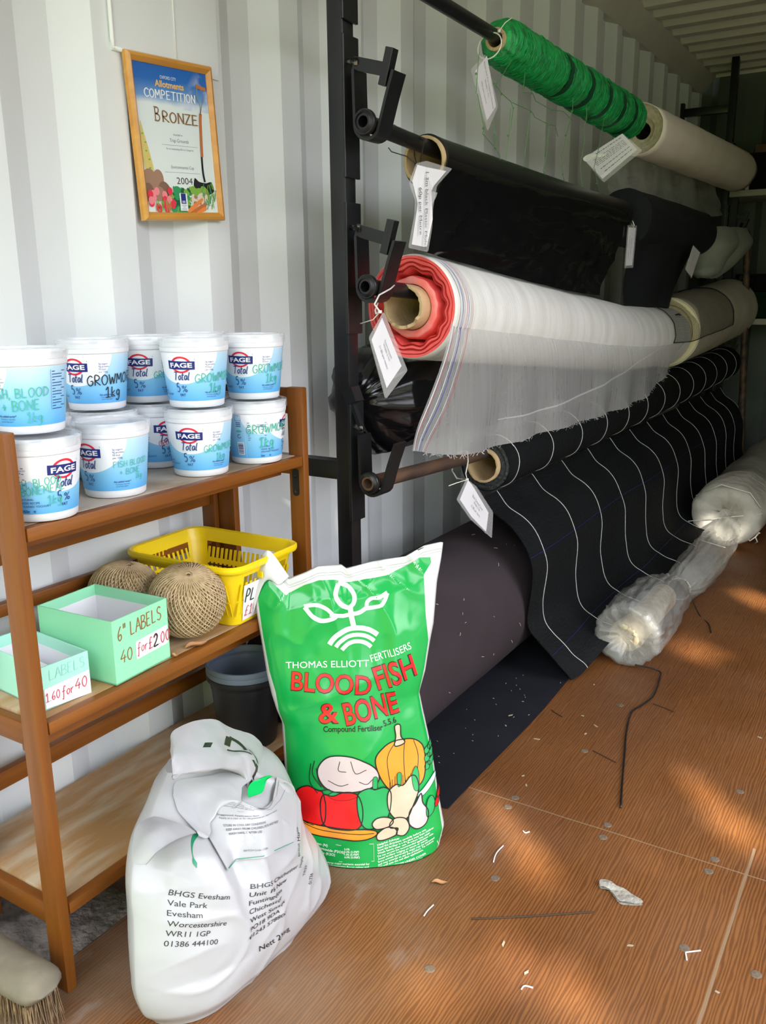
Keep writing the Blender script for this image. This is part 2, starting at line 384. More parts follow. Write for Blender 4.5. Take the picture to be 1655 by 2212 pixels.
wv.inputs['Scale'].default_value = 52; wv.inputs['Distortion'].default_value = 9; wv.inputs['Detail'].default_value = 3; wv.inputs['Detail Scale'].default_value = 1.2
base = ramp_node(noise_node(3.0, (1, .5, 1)), [(.3, (.165, .061, .017)), (.7, (.255, .102, .029))])
grain = ramp_node(wv.outputs['Fac'], [(.2, (1.08, 1.06, 1.04)), (.8, (.50, .43, .37))])
c0 = mixc(.75, base, grain, 'MULTIPLY')
dust = mth('MULTIPLY', mth('SUBTRACT', noise_node(5, (1, 1, 1), 6), .36), 3.2, clamp=True)
# pale trodden dust, thickest by the left-hand things near the door
near = mth('MULTIPLY', mth('SUBTRACT', 1.0, mth('MULTIPLY', mth('SUBTRACT', sep.outputs['X'], .52), 3.4), clamp=True), mth('SUBTRACT', 1.0, mth('MULTIPLY', mth('SUBTRACT', sep.outputs['Y'], 1.35), 3.0), clamp=True), clamp=True)
c1 = mixc(mth('MULTIPLY', mth('MULTIPLY', dust, .55), mth('ADD', mth('MULTIPLY', near, 1.0), .05), clamp=True), c0, (.27, .205, .14))
white = mth('MULTIPLY', mth('MULTIPLY', mth('SUBTRACT', noise_node(16, (1, .6, 1), 8), .60), 6, clamp=True), mth('MULTIPLY', near, .6))
c2 = mixc(white, c1, (.42, .37, .33))
def seam(coord, at, w):
    wob = mth('MULTIPLY', mth('SUBTRACT', noise_node(7, (1, 1, 1), 3), .5), .006)
    return mth('LESS_THAN', mth('ABSOLUTE', mth('ADD', mth('SUBTRACT', coord, at), wob)), w)
sxn = mth('MULTIPLY', seam(sep.outputs['Y'], 1.605, .0016), mth('GREATER_THAN', sep.outputs['X'], .55))
syn = mth('MULTIPLY', seam(sep.outputs['X'], 1.188, .0028), mth('LESS_THAN', sep.outputs['Y'], 1.70))
c3 = mixc(mth('MULTIPLY', mth('MAXIMUM', sxn, syn), .7), c2, (.30, .215, .13))
l_.new(c3, b_.inputs['Base Color'])
l_.new(mth('ADD', mth('MULTIPLY', dust, .2), .42), b_.inputs['Roughness'])
M_plug = mat('filler_plug', (.17, .125, .085), .9, col2=(.12, .085, .055), scale=200)
mb = MB(); mb.box((-.03, Y0, -.03), (XW+.03, Y1, 0))
for x, y in ((.907, 1.626), (.912, 1.579), (1.126, 1.623), (1.123, 1.578), (.774, 1.344), (1.131, 1.344), (.777, 1.075), (1.247, 1.344), (.766, 2.186), (.763, 1.898), (.697, 1.62), (.698, 1.579), (1.124, 1.904)):
    mb.lathe([(0, .0016), (.0075, .0012), (.0095, 0)], 16, 1, Matrix.Translation((x, y, 0)))
struct('floor', mb, [M_floor, M_plug])
M_gnd = mat('outdoor_ground', (.20, .18, .14), .9, col2=(.13, .14, .09), scale=3)
mb = MB(); mb.box((-12, -16, -.32), (20, 14, -.16)); mb.box((-.1, Y0-.10, -.16), (XW+.1, Y0, -.005)); mb.box((XW, Y0, -.16), (XW+.1, Y1, -.005))
struct('ground', mb, M_gnd)
# sealed patch plate above the picture
M_seal = mat('white_sealant', (.80, .81, .79), .35)
mb = MB(); mb.box((0, 1.243, 1.548), (.005, 1.535, 2.05)); 
tr = struct('trim_3', mb, M_wall)
mb = MB()
mb.tube([(.005, 1.243, 2.05), (.0055, 1.243, 1.75), (.0055, 1.2435, 1.565), (.0055, 1.246, 1.55)], [.004, .0042, .0045, .003], 6)
mb.tube([(.005, 1.243, 1.553), (.0055, 1.30, 1.549), (.0055, 1.42, 1.55)], .004, 6)
mb.tube([(.0055, 1.408, 2.05), (.0055, 1.408, 1.56)], .0018, 6)
mb.build('sealant_bead', M_seal, tr, 180)

# ------------------------------------------------------------------ steel rack and its poles
RX = .335
rack = thing('storage_rack', 'tall black steel frame holding the hanging fabric rolls along the corrugated wall', 'rack', (.255, 1.63, 0))
def at0(o, root): o.parent = root; o.matrix_parent_inverse = root.matrix_world.inverted()
def fix(o, root):
    """keep world coordinates under a moved root"""
    o.parent = root; o.location = (-root.location.x, -root.location.y, -root.location.z); return o
for y in (1.61, 5.60):
    mb = MB(); mb.box((.235, y, .432 if y < 3 else 0), (.275, y+.04, ZC-.003 if y > 3 else 2.36), bev=.003)
    fix(mb.build('post', M_black, smooth=30), rack)
for y, z in ((1.612, .707), (5.602, 2.12), (5.602, .75)):
    mb = MB(); mb.box((-.012, y, z-.022), (.236, y+.036, z+.022), bev=.003); mb.box((-.03, y-.02, z-.05), (-.008, y+.056, z+.05))
    fix(mb.build('crossbar', M_black, smooth=30), rack)
def bracket(y, z, closed=True):
    """flat-bar hook with a hinged keeper; y = near face, z = pole centre"""
    bw = .046
    mb = MB(); x0 = .2755
    mb.box((x0, y-.004, z-.10), (x0+.007, y+bw+.006, z+.175), bev=.0015)
    # U of flat bar: outline in x-z swept over the bar width
    inner, outer = .027, .034
    cx = RX; c = []
    path = [(cx-.033, z+.105)]
    for k in range(0, 11): a = PI+k/10*PI*.80; path.append((cx+.0305*math.cos(a), z+.0305*math.sin(a)))
    path += [(cx+.045, z+.045), (cx+.062, z+.092)]
    up, lo = [], []
    for i, p in enumerate(path):
        a = path[max(i-1, 0)]; q = path[min(i+1, len(path)-1)]; dx, dz = q[0]-a[0], q[1]-a[1]; L = math.hypot(dx, dz)
        up.append((p[0]-dz/L*.0032, p[1]+dx/L*.0032)); lo.append((p[0]+dz/L*.0032, p[1]-dx/L*.0032))
    for i in range(len(path)-1):
        q = [lo[i], lo[i+1], up[i+1], up[i]]
        mb.add([Vector((a, y-.002, b)) for a, b in q]+[Vector((a, y+bw, b)) for a, b in q], [(0, 1, 2, 3), (7, 6, 5, 4), (0, 4, 5, 1), (1, 5, 6, 2), (2, 6, 7, 3), (3, 7, 4, 0)])
    br = fix(mb.build('bracket', M_black), rack)
    mk = MB()
    if closed:
        th = math.radians(-16); Mx = Matrix.Translation((cx-.036, y+.004, z+.118)) @ Matrix.Rotation(-th, 4, 'Y')
        mk.box((0, 0, -.013), (.088, .006, .013), M=Mx, bev=.001)
        mk.box((.074, -.006, -.030), (.092, .016, .040), M=Mx, bev=.001)
    else:
        Mx = Matrix.Translation((cx-.030, y+.004, z+.112)) @ Matrix.Rotation(math.radians(-112), 4, 'Y')
        mk.box((0, 0, -.004), (.075, .014, .004), M=Mx); mk.box((.066, -.012, -.022), (.10, .022, .006), M=Mx)
    kp = mk.build('keeper', M_black, br)
    hb = MB(); hb.tube([(cx-.052, y+.010, z+.124), (cx-.026, y+.006, z+.119)], .0055, 10); hb.tube([(cx-.032, y+.002, z+.119), (cx-.026, y+.006, z+.119)], .008, 6)
    hb.build('hinge_pin', M_scuff, br, 30)
for z, cl in ((1.742, True), (1.441, True), (1.117, True), (.690, False)): bracket(1.605, z, cl)
for z in (1.76, 1.42, 1.06, .70): bracket(5.60, z, True)
POLES = {}
def sag(pts):
    def f(y):
        for (a, p), (b, q) in zip(pts, pts[1:]):
            if y <= b: break
        t = (y-a)/(b-a); t = min(max(t, -.2), 1.2); return p+(q-p)*t
    return f
def pole(key, pts, m, label, collar=True):
    f = sag(pts); ys = [1.588+k*(5.72-1.588)/24 for k in range(25)]
    C = [(RX, y, f(y)) for y in ys]; ro, ri = .0168, .0115
    mb = MB()
    rings = []
    def ring(p, r): return [Vector((p[0]+r*math.cos(2*PI*k/16), p[1], p[2]+r*math.sin(2*PI*k/16))) for k in range(16)]
    P = [ring((RX, ys[0]+.12, C[0][2]), ri), ring(C[0], ri), ring(C[0], ro)]+[ring(c, ro) for c in C[1:]]+[ring(C[-1], .001)]
    mb.grid(P, closeu=True)
    root = mb.build('hanging_pole', m, smooth=35)
    tag(root, label, 'pole', 'poles carried by the black rack')
    if collar:
        cb = MB(); Mx = Matrix.Translation((RX, ys[0]+.006, C[0][2])) @ Matrix.Rotation(-PI/2, 4, 'X')
        cb.lathe([(ro, -.004), (.0245, -.004), (.0255, -.002), (.0255, .006), (.0245, .008), (ro, .008)], 28, M=Mx)
        cb.lathe([(ro, -.009), (ro+.003, -.007), (ro+.006, -.004)], 20, M=Mx)
        cb.build('collar', M_black if m is not M_rust else M_black, root, 35)
    POLES[key] = f
pole('top', [(1.6, 1.742), (3.4, 1.722), (5.72, 1.762)], M_black, 'black pole highest on the rack, threaded through the green netting')
pole('second', [(1.6, 1.441), (1.9, 1.424), (3.0, 1.405), (4.5, 1.405), (5.72, 1.42)], M_black, 'black pole on second hook down, inside the black plastic roll')
pole('third', [(1.6, 1.117), (1.85, 1.104), (4.05, .935), (5.72, 1.06)], M_black, 'black pole on third hook down, sagging under the pink-ended roll')
pole('low', [(1.6, .690), (2.2, .662), (4.0, .680), (5.72, .72)], M_rust, 'rusty brown pole on lowest hook, inside the white-striped black roll')

# ------------------------------------------------------------------ rolls of fabric
def roll_rings(mb, ctr, y0, y1, r, rc, seg=72, mi=0, mend=0, nz=.0012, face=None, n=26, rfar=None, wob=0.0, seed=0, face_dent=0.0):
    """a roll around a nearly level axis: annular near face, skin, far face; ctr(y) -> (x, z)"""
    def ring(y, rr, amp=1.0, dy=0.0):
        x, z = ctr(y); out = []
        for k in range(seg):
            w = 2*PI*k/seg; q = rr
            if amp: q = rr + amp*nz*fbm((math.cos(w)*2.2+seed, math.sin(w)*2.2, y*3.0), 2)
            out.append(Vector((x+q*math.cos(w), y+dy, z+q*math.sin(w))))
        return out
    F = face or [(rc+(r-rc)*k/6, 0.0) for k in range(7)]
    P = [ring(y0, rr, 0 if i == 0 else wob, dy) for i, (rr, dy) in enumerate(F)]
    nf = len(P)
    for k in range(n+1):
        y = y0+(y1-y0)*k/n; rr = r+((rfar or r)-r)*k/n
        P.append(ring(y, rr))
    P.append(ring(y1, (rfar or r)*.6)); P.append(ring(y1, rc))
    mb.grid(P, closeu=True, mifn=lambda i, j: mend if i < nf-1 else mi)
def core(parent, ctr, y0, y1, ro, ri, name='core_tube', rag=.003, m=None):
    mb = MB(); seg = 40
    def ring(y, r, j=0.0):
        x, z = ctr(y); return [Vector((x+r*math.cos(2*PI*k/seg), y+j*noise.noise((k*.7, y*9, 1.3)), z+r*math.sin(2*PI*k/seg))) for k in range(seg)]
    mb.grid([ring(y0+.5, ri), ring(y0+.02, ri), ring(y0, ri, rag), ring(y0-.001, (ro+ri)/2, rag), ring(y0, ro, rag), ring(y0+.03, ro), ring(y1-.02, ro), ring(y1, ro, rag), ring(y1, ri, rag), ring(y1-.4, ri)], closeu=True)
    return mb.build(name, m or M_card, parent, 40)
def under(key, drop): 
    f = POLES[key]; return lambda y: (RX, f(y)-drop)
# --- green twine netting
M_green = mat('green_twine', (.0, .46, .095), .42, col2=(.0, .17, .04), scale=26, stretch=(1, 6, 1), bump=.7, bscale=46, bstretch=(1, 5, 1), spec=.6)
M_greendk = mat('dark_green_twine', (.0, .055, .02), .6)  # tie bands in a darker green than the netting
c = under('top', .006)
green = thing('netting_roll', 'bright green twine netting wound on the highest pole, hung with loose strands', 'netting roll', (RX, 2.23, c(2.23)[1]))
mb = MB(); seg = 72; ys = [2.225+k*(3.40-2.225)/90 for k in range(91)]
bands = [2.62, 2.80, 2.97, 3.12, 3.25]
def grad(y, w):
    q = .0585+.012*(y-2.225)
    d = min(abs(y-b) for b in bands); q -= .008*math.exp(-(d/.02)**2)
    e_ = min(y-2.225, 3.40-y); q -= .018*max(0, 1-e_/.05)**2
    return q + .0035*fbm((math.cos(w)*3, math.sin(w)*3, y*26), 3)+.0022*fbm((math.cos(w)*9, math.sin(w)*9, y*60), 2)
P = [[Vector((RX+.026*math.cos(2*PI*k/seg), 2.222, c(2.23)[1]+.026*math.sin(2*PI*k/seg))) for k in range(seg)]]
for y in ys:
    x, z = c(y); P.append([Vector((x+grad(y, 2*PI*k/seg)*math.cos(2*PI*k/seg), y+.004*noise.noise((k*.31, y*3, 0)), z+grad(y, 2*PI*k/seg)*math.sin(2*PI*k/seg))) for k in range(seg)])
P.append([Vector((RX, 3.40, c(3.4)[1]))]*seg)
mb.grid(P, closeu=True)
# wound strands standing proud
rnd = random.Random(3)
for q in range(300):
    y = 2.235+rnd.random()*1.15; w0 = rnd.random()*2*PI; L = 1.2+rnd.random()*2.6; dy = (rnd.random()-.5)*.07; pts = []
    for i in range(12):
        w = w0+L*i/11; yy = min(max(y+dy*i/11, 2.23), 3.39); x, z = c(yy); r = grad(yy, w)+.0012
        pts.append((x+r*math.cos(w), yy, z+r*math.sin(w)))
    mb.tube(pts, .0009, 4, caps=False)
fix(mb.build('wound_netting', M_green, smooth=180), green)
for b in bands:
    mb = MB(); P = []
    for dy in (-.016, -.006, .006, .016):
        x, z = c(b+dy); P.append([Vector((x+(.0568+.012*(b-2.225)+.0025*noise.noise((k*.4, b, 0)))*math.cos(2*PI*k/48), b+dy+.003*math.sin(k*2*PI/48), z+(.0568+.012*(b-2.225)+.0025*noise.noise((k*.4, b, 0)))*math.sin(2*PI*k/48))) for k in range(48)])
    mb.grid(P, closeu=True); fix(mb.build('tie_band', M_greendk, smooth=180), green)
fix(core(None, c, 2.214, 3.41, .0275, .0195), green)
STR = [[(2.044,1.568),(2.078,1.495),(2.084,1.484),(2.156,1.459),(2.174,1.444),(2.192,1.422)],
[(2.136,1.525),(2.145,1.488),(2.156,1.459)],[(2.241,1.567),(2.228,1.499),(2.226,1.437),(2.245,1.418)],
[(2.137,1.607),(2.182,1.590),(2.252,1.584),(2.259,1.570),(2.238,1.518)],[(2.322,1.618),(2.378,1.626),(2.419,1.614),(2.523,1.608),(2.618,1.618),(2.705,1.608)],
[(2.252,1.582),(2.376,1.580),(2.416,1.572),(2.513,1.567),(2.556,1.569),(2.596,1.547)],[(2.376,1.577),(2.349,1.516),(2.343,1.427),(2.357,1.414)],
[(2.513,1.565),(2.493,1.482),(2.490,1.442),(2.522,1.411)],[(2.682,1.602),(2.648,1.557),(2.632,1.499),(2.638,1.448),(2.667,1.406)],
[(2.815,1.601),(2.811,1.563),(2.796,1.491),(2.823,1.418),(2.870,1.400),(2.982,1.397)],[(2.929,1.495),(2.954,1.452),(2.997,1.427),(3.037,1.419),(3.108,1.419),(3.104,1.383)],
[(2.24,1.68),(2.15,1.61),(2.137,1.607)],[(2.33,1.67),(2.315,1.63),(2.322,1.618)],[(2.70,1.67),(2.69,1.63),(2.682,1.602)],[(2.82,1.67),(2.82,1.63),(2.815,1.601)],[(3.0,1.66),(2.95,1.56),(2.929,1.495)],[(2.05,1.66),(2.035,1.61),(2.044,1.568)]]
mb = MB()
M_strand = mat('pale_green_twine', (.10, .24, .09), .5)
for s_ in STR:
    mb.tube([(.37+.004*math.sin(i*2.1), a, b) for i, (a, b) in enumerate(s_)], .0010, 5, caps=False)
    for a, b in s_[1:-1:2]: mb.lathe([(0, -.004), (.003, 0), (0, .004)], 6, M=Matrix.Translation((.37, a, b)))
fix(mb.build('loose_strands', M_strand), green)

# --- cream fleece roll beside the green netting
M_fleece = mat('cream_fleece', (.86, .81, .70), .85, col2=(.80, .74, .62), scale=5, bump=.08, bscale=90)
M_fleece_end = mat('cream_fleece_edges', (.80, .74, .58), .85, col2=(.60, .52, .36), scale=60)
def streaky(name, col, a0, a1, scale, stretch, rough=.7, wv_=None):
    m = mat(name, col, rough); n2, l2, b2 = nodes(m)
    t = n2.new('ShaderNodeTexCoord'); mp = n2.new('ShaderNodeMapping'); mp.inputs['Scale'].default_value = stretch
    n = n2.new('ShaderNodeTexNoise'); n.inputs['Scale'].default_value = scale; n.inputs['Detail'].default_value = 6
    mr = n2.new('ShaderNodeMapRange'); mr.inputs[1].default_value = .3; mr.inputs[2].default_value = .7; mr.inputs[3].default_value = a0; mr.inputs[4].default_value = a1
    l2.new(t.outputs['Object'], mp.inputs[0]); l2.new(mp.outputs[0], n.inputs['Vector']); l2.new(n.outputs['Fac'], mr.inputs[0]); l2.new(mr.outputs[0], b2.inputs['Alpha'])
    return m
M_fleece_film = streaky('thin_fleece', (.60, .60, .54), .30, .62, 4, (1, .8, 2.5))
c = lambda y: (RX+.004, 1.700+.058*(y-3.5)/1.95)
fl = thing('fleece_roll', 'cream fleece roll on the highest pole, just past the green netting', 'fabric roll', (RX, 3.52, 1.70))
mb = MB(); face = [(.030, .06), (.036, .05), (.044, .06), (.052, .035), (.06, .045), (.066, .03), (.072, .035), (.078, .02), (.083, .02), (.089, .005), (.092, .0)]
roll_rings(mb, c, 3.50, 5.45, .094, .03, mi=0, mend=1, face=face, rfar=.108, wob=.8, nz=.004, n=30)
fix(mb.build('wound_fleece', [M_fleece, M_fleece_end], smooth=180), fl)
net = [[(.235, 3.52, 1.70), (.24, 4.0, 1.70), (.24, 4.6, 1.72), (.25, 5.3, 1.73)], [(.225, 3.53, 1.60), (.235, 4.0, 1.58), (.235, 4.6, 1.60), (.25, 5.35, 1.64)],
       [(.22, 3.55, 1.50), (.26, 3.9, 1.49), (.24, 4.6, 1.51), (.26, 5.5, 1.58)], [(.235, 3.62, 1.468), (.23, 4.0, 1.445), (.24, 4.6, 1.455), (.26, 5.55, 1.53)]]
P = patch(net, 30, 60)
for i in range(30):
    for j in range(60): P[i][j] += Vector((.016*fbm((j*.12, i*.05, 3)), 0, .01*fbm((j*.1, i*.02, 8))*(i/29)))
mb = MB(); mb.grid(P); fix(mb.build('hanging_end', M_fleece_film, smooth=180), fl)

# --- black plastic mulch roll
M_poly = mat('black_polythene', (.004, .004, .005), .13, bump=.12, bscale=9, bstretch=(1, .6, 4), spec=.5)
M_polym = mat('black_polythene_matt', (.006, .006, .007), .34, bump=.08, bscale=20)
c = under('second', .030)
ml = thing('plastic_roll', 'glossy black plastic sheeting roll with a film hanging down, on second hook down', 'plastic roll', (RX, 1.85, 1.39))
mb = MB(); roll_rings(mb, c, 1.852, 3.32, .0585, .053, mi=0, mend=0, nz=.0006, n=30, face=[(.053, 0), (.0575, 0)])
fix(mb.build('wound_film', M_polym, smooth=60), ml)
fix(core(None, c, 1.842, 3.33, .0535, .0465, rag=.006), ml)
net = [[(.385, 1.86, 1.418), (.385, 2.3, 1.405), (.385, 2.8, 1.398), (.385, 3.31, 1.392)], [(.398, 1.835, 1.375), (.399, 2.3, 1.36), (.399, 2.8, 1.36), (.399, 3.28, 1.36)],
       [(.393, 1.76, 1.28), (.402, 2.25, 1.27), (.396, 2.75, 1.25), (.404, 3.12, 1.25)], [(.390, 1.71, 1.225), (.408, 2.2, 1.19), (.396, 2.7, 1.16), (.41, 2.99, 1.17)],
       [(.385, 1.69, 1.198), (.40, 2.15, 1.148), (.402, 2.65, 1.105), (.41, 2.93, 1.092)]]
P = patch(net, 70, 120)
for i in range(70):
    for j in range(120):
        p = P[i][j]; t = i/69; k = max(0, min(1, (t-.15)/.5))
        cr_ = max(0, ridge((p.y*2.2+p.z*1.5, p.z*10, 2)))**3*.006 + max(0, ridge((p.y*5-p.z*7, p.z*3, 6)))**4*.004
        p.x += k*(.010*fbm((p.y*3.2, p.z*9, 1), 2)+cr_*k)+.0035*k*math.sin(p.z*95+3*fbm((p.y*2.5, p.z*6, 5), 2))*max(0, fbm((p.y*2, p.z*5, 11), 2))
mb = MB(); mb.grid(P, flip=True); fix(mb.build('hanging_film', M_poly, smooth=180), ml)

# --- black fabric roll further along the second pole
M_blackfab = mat('black_woven_fabric', (.0055, .0075, .0095), .72, col2=(.010, .013, .016), scale=3, bump=.25, bscale=260, bstretch=(1, 3, 1), spec=.3)
c = under('second', .030)
bf = thing('fabric_roll', 'dull black fabric roll behind the glossy black plastic, same pole', 'fabric roll', (RX, 3.4, 1.38))
mb = MB(); roll_rings(mb, c, 3.40, 4.56, .105, .03, face=[(.03, .0), (.10, .0)], nz=.004, n=20)
fix(mb.build('wound_fabric', M_blackfab, smooth=60), bf)
P = patch([[(.40, 3.36, 1.30), (.40, 3.9, 1.30), (.40, 4.3, 1.30)], [(.36, 3.36, 1.16), (.37, 3.85, 1.16), (.36, 4.2, 1.16)], [(.36, 3.38, 1.02), (.36, 3.8, 1.02), (.36, 4.1, 1.03)]], 16, 30)
for i in range(16):
    for j in range(30): P[i][j].x += .02*fbm((j*.15, i*.05, 9), 2)
mb = MB(); mb.grid(P); fix(mb.build('hanging_end', M_blackfab, smooth=180), bf)
# --- pale fleece bundle at the far end of the second pole
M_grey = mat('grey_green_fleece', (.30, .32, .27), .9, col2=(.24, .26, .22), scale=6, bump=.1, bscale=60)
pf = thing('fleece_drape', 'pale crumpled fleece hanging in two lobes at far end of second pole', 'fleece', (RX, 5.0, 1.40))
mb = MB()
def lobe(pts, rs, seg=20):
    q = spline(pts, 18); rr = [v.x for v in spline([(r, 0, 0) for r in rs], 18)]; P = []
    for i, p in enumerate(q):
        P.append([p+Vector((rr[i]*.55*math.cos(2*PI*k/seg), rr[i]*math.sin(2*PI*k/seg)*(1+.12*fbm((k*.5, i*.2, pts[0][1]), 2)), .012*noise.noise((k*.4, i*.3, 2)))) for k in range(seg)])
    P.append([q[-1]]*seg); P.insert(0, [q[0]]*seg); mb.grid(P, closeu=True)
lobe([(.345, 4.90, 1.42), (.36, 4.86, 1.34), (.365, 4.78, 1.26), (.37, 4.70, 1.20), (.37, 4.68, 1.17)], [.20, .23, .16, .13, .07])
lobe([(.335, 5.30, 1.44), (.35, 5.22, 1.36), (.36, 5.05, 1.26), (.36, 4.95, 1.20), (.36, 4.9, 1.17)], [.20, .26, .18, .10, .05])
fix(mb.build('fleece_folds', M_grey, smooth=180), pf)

# --- pink-ended crop mesh roll
M_mesh = mat('white_crop_mesh', (.88, .88, .86), .42, col2=(.74, .73, .69), scale=4, stretch=(1, 5, 1), bump=.18, bscale=30, bstretch=(.5, 9, .5), sheen=.2)
M_pink = mat('pink_mesh_edges', (.95, .14, .13), .6, col2=(.80, .09, .09), scale=14, bump=.15, bscale=70)
M_pink2 = mat('pale_pink_mesh_edges', (.92, .30, .28), .6, col2=(.95, .20, .18), scale=50)
M_rul = mat('red_selvedge_thread', (.65, .06, .08), .6); M_bul = mat('blue_selvedge_thread', (.05, .07, .45), .6)
M_whl = mat('white_selvedge', (.70, .72, .74), .5)
cz = sag([(1.6, 1.082), (1.78, 1.072), (2.6, 1.0), (3.4, .925), (4.08, .905), (4.3, .91)])
c = lambda y: (RX, cz(y))
mesh = thing('crop_mesh_roll', 'big roll of white crop mesh with coral pink end, its loose edge hanging down', 'mesh roll', (RX, 1.78, 1.07))
mb = MB(); seg = 96
def er(r, y, wav=0.0, n=13, ph=0.0):
    x, z = c(y); return [Vector((x+(r+wav*math.sin(n*2*PI*k/seg+ph+1.3*math.sin(4*PI*k/seg)))*math.cos(2*PI*k/seg), y, z+(r+wav*math.sin(n*2*PI*k/seg+ph+1.3*math.sin(4*PI*k/seg)))*math.sin(2*PI*k/seg))) for k in range(seg)]
FACE = [(.050, 1.80, 0, 1), (.053, 1.785, 0, 1), (.064, 1.782, .0006, 1), (.069, 1.785, .001, 1), (.072, 1.80, .001, 0), (.073, 1.87, .001, 0), (.079, 1.87, .0030, 0), (.082, 1.795, .0038, 0), (.086, 1.785, .0040, 0), (.0865, 1.80, .0040, 0), (.0885, 1.80, .0038, 0), (.091, 1.784, .0034, 0),
        (.096, 1.782, .0030, 0), (.0965, 1.795, .0028, 0), (.0985, 1.795, .0026, 0), (.101, 1.781, .002, 0), (.107, 1.780, .0012, 0), (.1075, 1.787, .001, 0), (.1095, 1.781, .0006, 0), (.1155, 1.781, 0, 0), (.118, 1.785, 0, 2)]
P = [er(r, y, w) for r, y, w, m_ in FACE]; nf = len(P)
for k in range(41):
    y = 1.79+(4.06-1.79)*k/40; P.append([p+Vector((0, 0, 0)) for p in er(.1195+.010*(y-1.79)/2.3+.0022*fbm((y*4, 0, 0), 2), y, .0006, 5, y*4)])
P += [er(.09, 4.065), er(.045, 4.06)]
fm = [f[3] for f in FACE]
mb.grid(P, closeu=True, mifn=lambda i, j: 0 if i >= nf-1 else (1 if fm[min(i+1, nf-1)] == 0 else (2 if fm[min(i+1, nf-1)] == 1 else 0)))
for y, m_, w_ in ((1.802, 5, .006), (1.812, 4, .0022), (1.822, 5, .004), (1.833, 3, .0016), (1.842, 4, .0014), (1.855, 5, .002), (1.862, 3, .0009)):
    R = .1215
    a = [Vector((RX+R*math.cos(w), y-w_/2, cz(y)+R*math.sin(w))) for w in [-.55*PI+1.35*PI*k/60 for k in range(61)]]
    mb.grid([a, [p+Vector((0, w_, 0)) for p in a]], m_)
fix(mb.build('wound_mesh', [M_mesh, M_pink, M_pink2, M_rul, M_bul, M_whl], smooth=50), mesh)
fix(core(None, c, 1.745, 4.07, .0505, .043, rag=.007), mesh)
M_sheet = streaky('single_layer_mesh', (.66, .66, .65), .31, .375, 16, (1, 5, .25), .5)
net = [[(.440, 1.790, 1.060), (.440, 2.1, 1.03), (.440, 2.5, .99), (.442, 3.0, .94), (.442, 3.5, .90), (.444, 3.80, .89), (.444, 4.04, .885)],
       [(.452, 1.735, .98), (.458, 2.05, .96), (.462, 2.45, .93), (.464, 3.0, .90), (.464, 3.48, .885), (.464, 3.78, .885), (.462, 3.98, .89)],
       [(.447, 1.665, .868), (.460, 1.98, .84), (.470, 2.42, .815), (.468, 3.0, .795), (.468, 3.42, .80), (.466, 3.72, .83), (.462, 3.90, .865)],
       [(.440, 1.600, .772), (.452, 1.86, .727), (.472, 2.38, .715), (.462, 2.95, .700), (.466, 3.38, .712), (.466, 3.66, .775), (.462, 3.84, .845)]]
P = patch(net, 60, 150)
for i in range(60):
    for j in range(150):
        p = P[i][j]; t = (i/59); p.x += t*t*(.010*math.sin(p.y*21+2*fbm((p.y*2, p.z*3, 0), 2))+.006*fbm((p.y*9, p.z*2, 4), 2))
S = Surf(P, -1)
mb = MB(); mb.grid(P)
for s0, m_, w_ in ((.004, 5, .005), (.009, 3, .0016), (.020, 5, .0035), (.027, 4, .003), (.040, 5, .0025), (.0475, 3, .0018)):
    for side in (.0008,):
        ww = w_/2.3
        A = [S.at(s0, k/50, side) for k in range(51)]; B = [S.at(s0+ww, k/50, side) for k in range(51)]; mb.grid([A, B], m_)
# frayed lower hem and pale crease
for q in range(150):
    s_ = .05+.93*random.random(); p = S.at(s_, 1.0); d = Vector((random.uniform(-.01, .01), random.uniform(-.008, .008), -random.uniform(.002, .010)))
    mb.tube([p, p+d], .0004, 3, 5, caps=False)
cre = [(.20, .80), (.30, .78), (.40, .70), (.50, .58), (.60, .46), (.68, .36), (.74, .28)]
cs = spline([(a, b, 0) for a, b in cre], 40)
mb.grid([[S.at(p.x, p.y+.010*math.sin(PI*min(1, .12+k/44))*.9, .0010) for k, p in enumerate(cs)], [S.at(p.x, p.y-.010*math.sin(PI*min(1, .12+k/44))*.9, .0010) for k, p in enumerate(cs)]], 6)
fix(mb.build('hanging_edge', [M_sheet, M_pink, M_pink2, M_rul, M_bul, M_whl, mat('pale_mesh_crease', (.72, .72, .71), .6, alpha=.5)], smooth=180), mesh)

# --- cream mesh roll further along the third pole
M_cream = mat('cream_mesh', (.60, .56, .43), .7, col2=(.50, .46, .35), scale=4, bump=.08, bscale=60)
M_creamend = mat('cream_mesh_edges', (.85, .76, .48), .7)
cz2 = sag([(4.05, .918), (4.6, .945), (5.6, 1.005)])
c2 = lambda y: (RX, cz2(y))
cm = thing('cream_mesh_roll', 'thick cream mesh roll beyond the pink-ended roll, half covered by black netting', 'mesh roll', (RX, 4.12, .92))
mb = MB(); roll_rings(mb, c2, 4.12, 5.52, .158, .04, mi=0, mend=1, face=[(.04, .02), (.12, .015), (.125, 0), (.15, 0)], nz=.002, n=24, rfar=.172)
x, z = c2(5.52)
prev = .172
P = [[Vector((x+r*math.cos(2*PI*k/48), 5.52+dy, z+r*math.sin(2*PI*k/48))) for k in range(48)] for r, dy in ((.172, 0), (.166, .045), (.14, .085), (.09, .11), (.02, .12))]
mb.grid(P, closeu=True)
fix(mb.build('wound_mesh', [M_cream, M_creamend], smooth=50), cm)
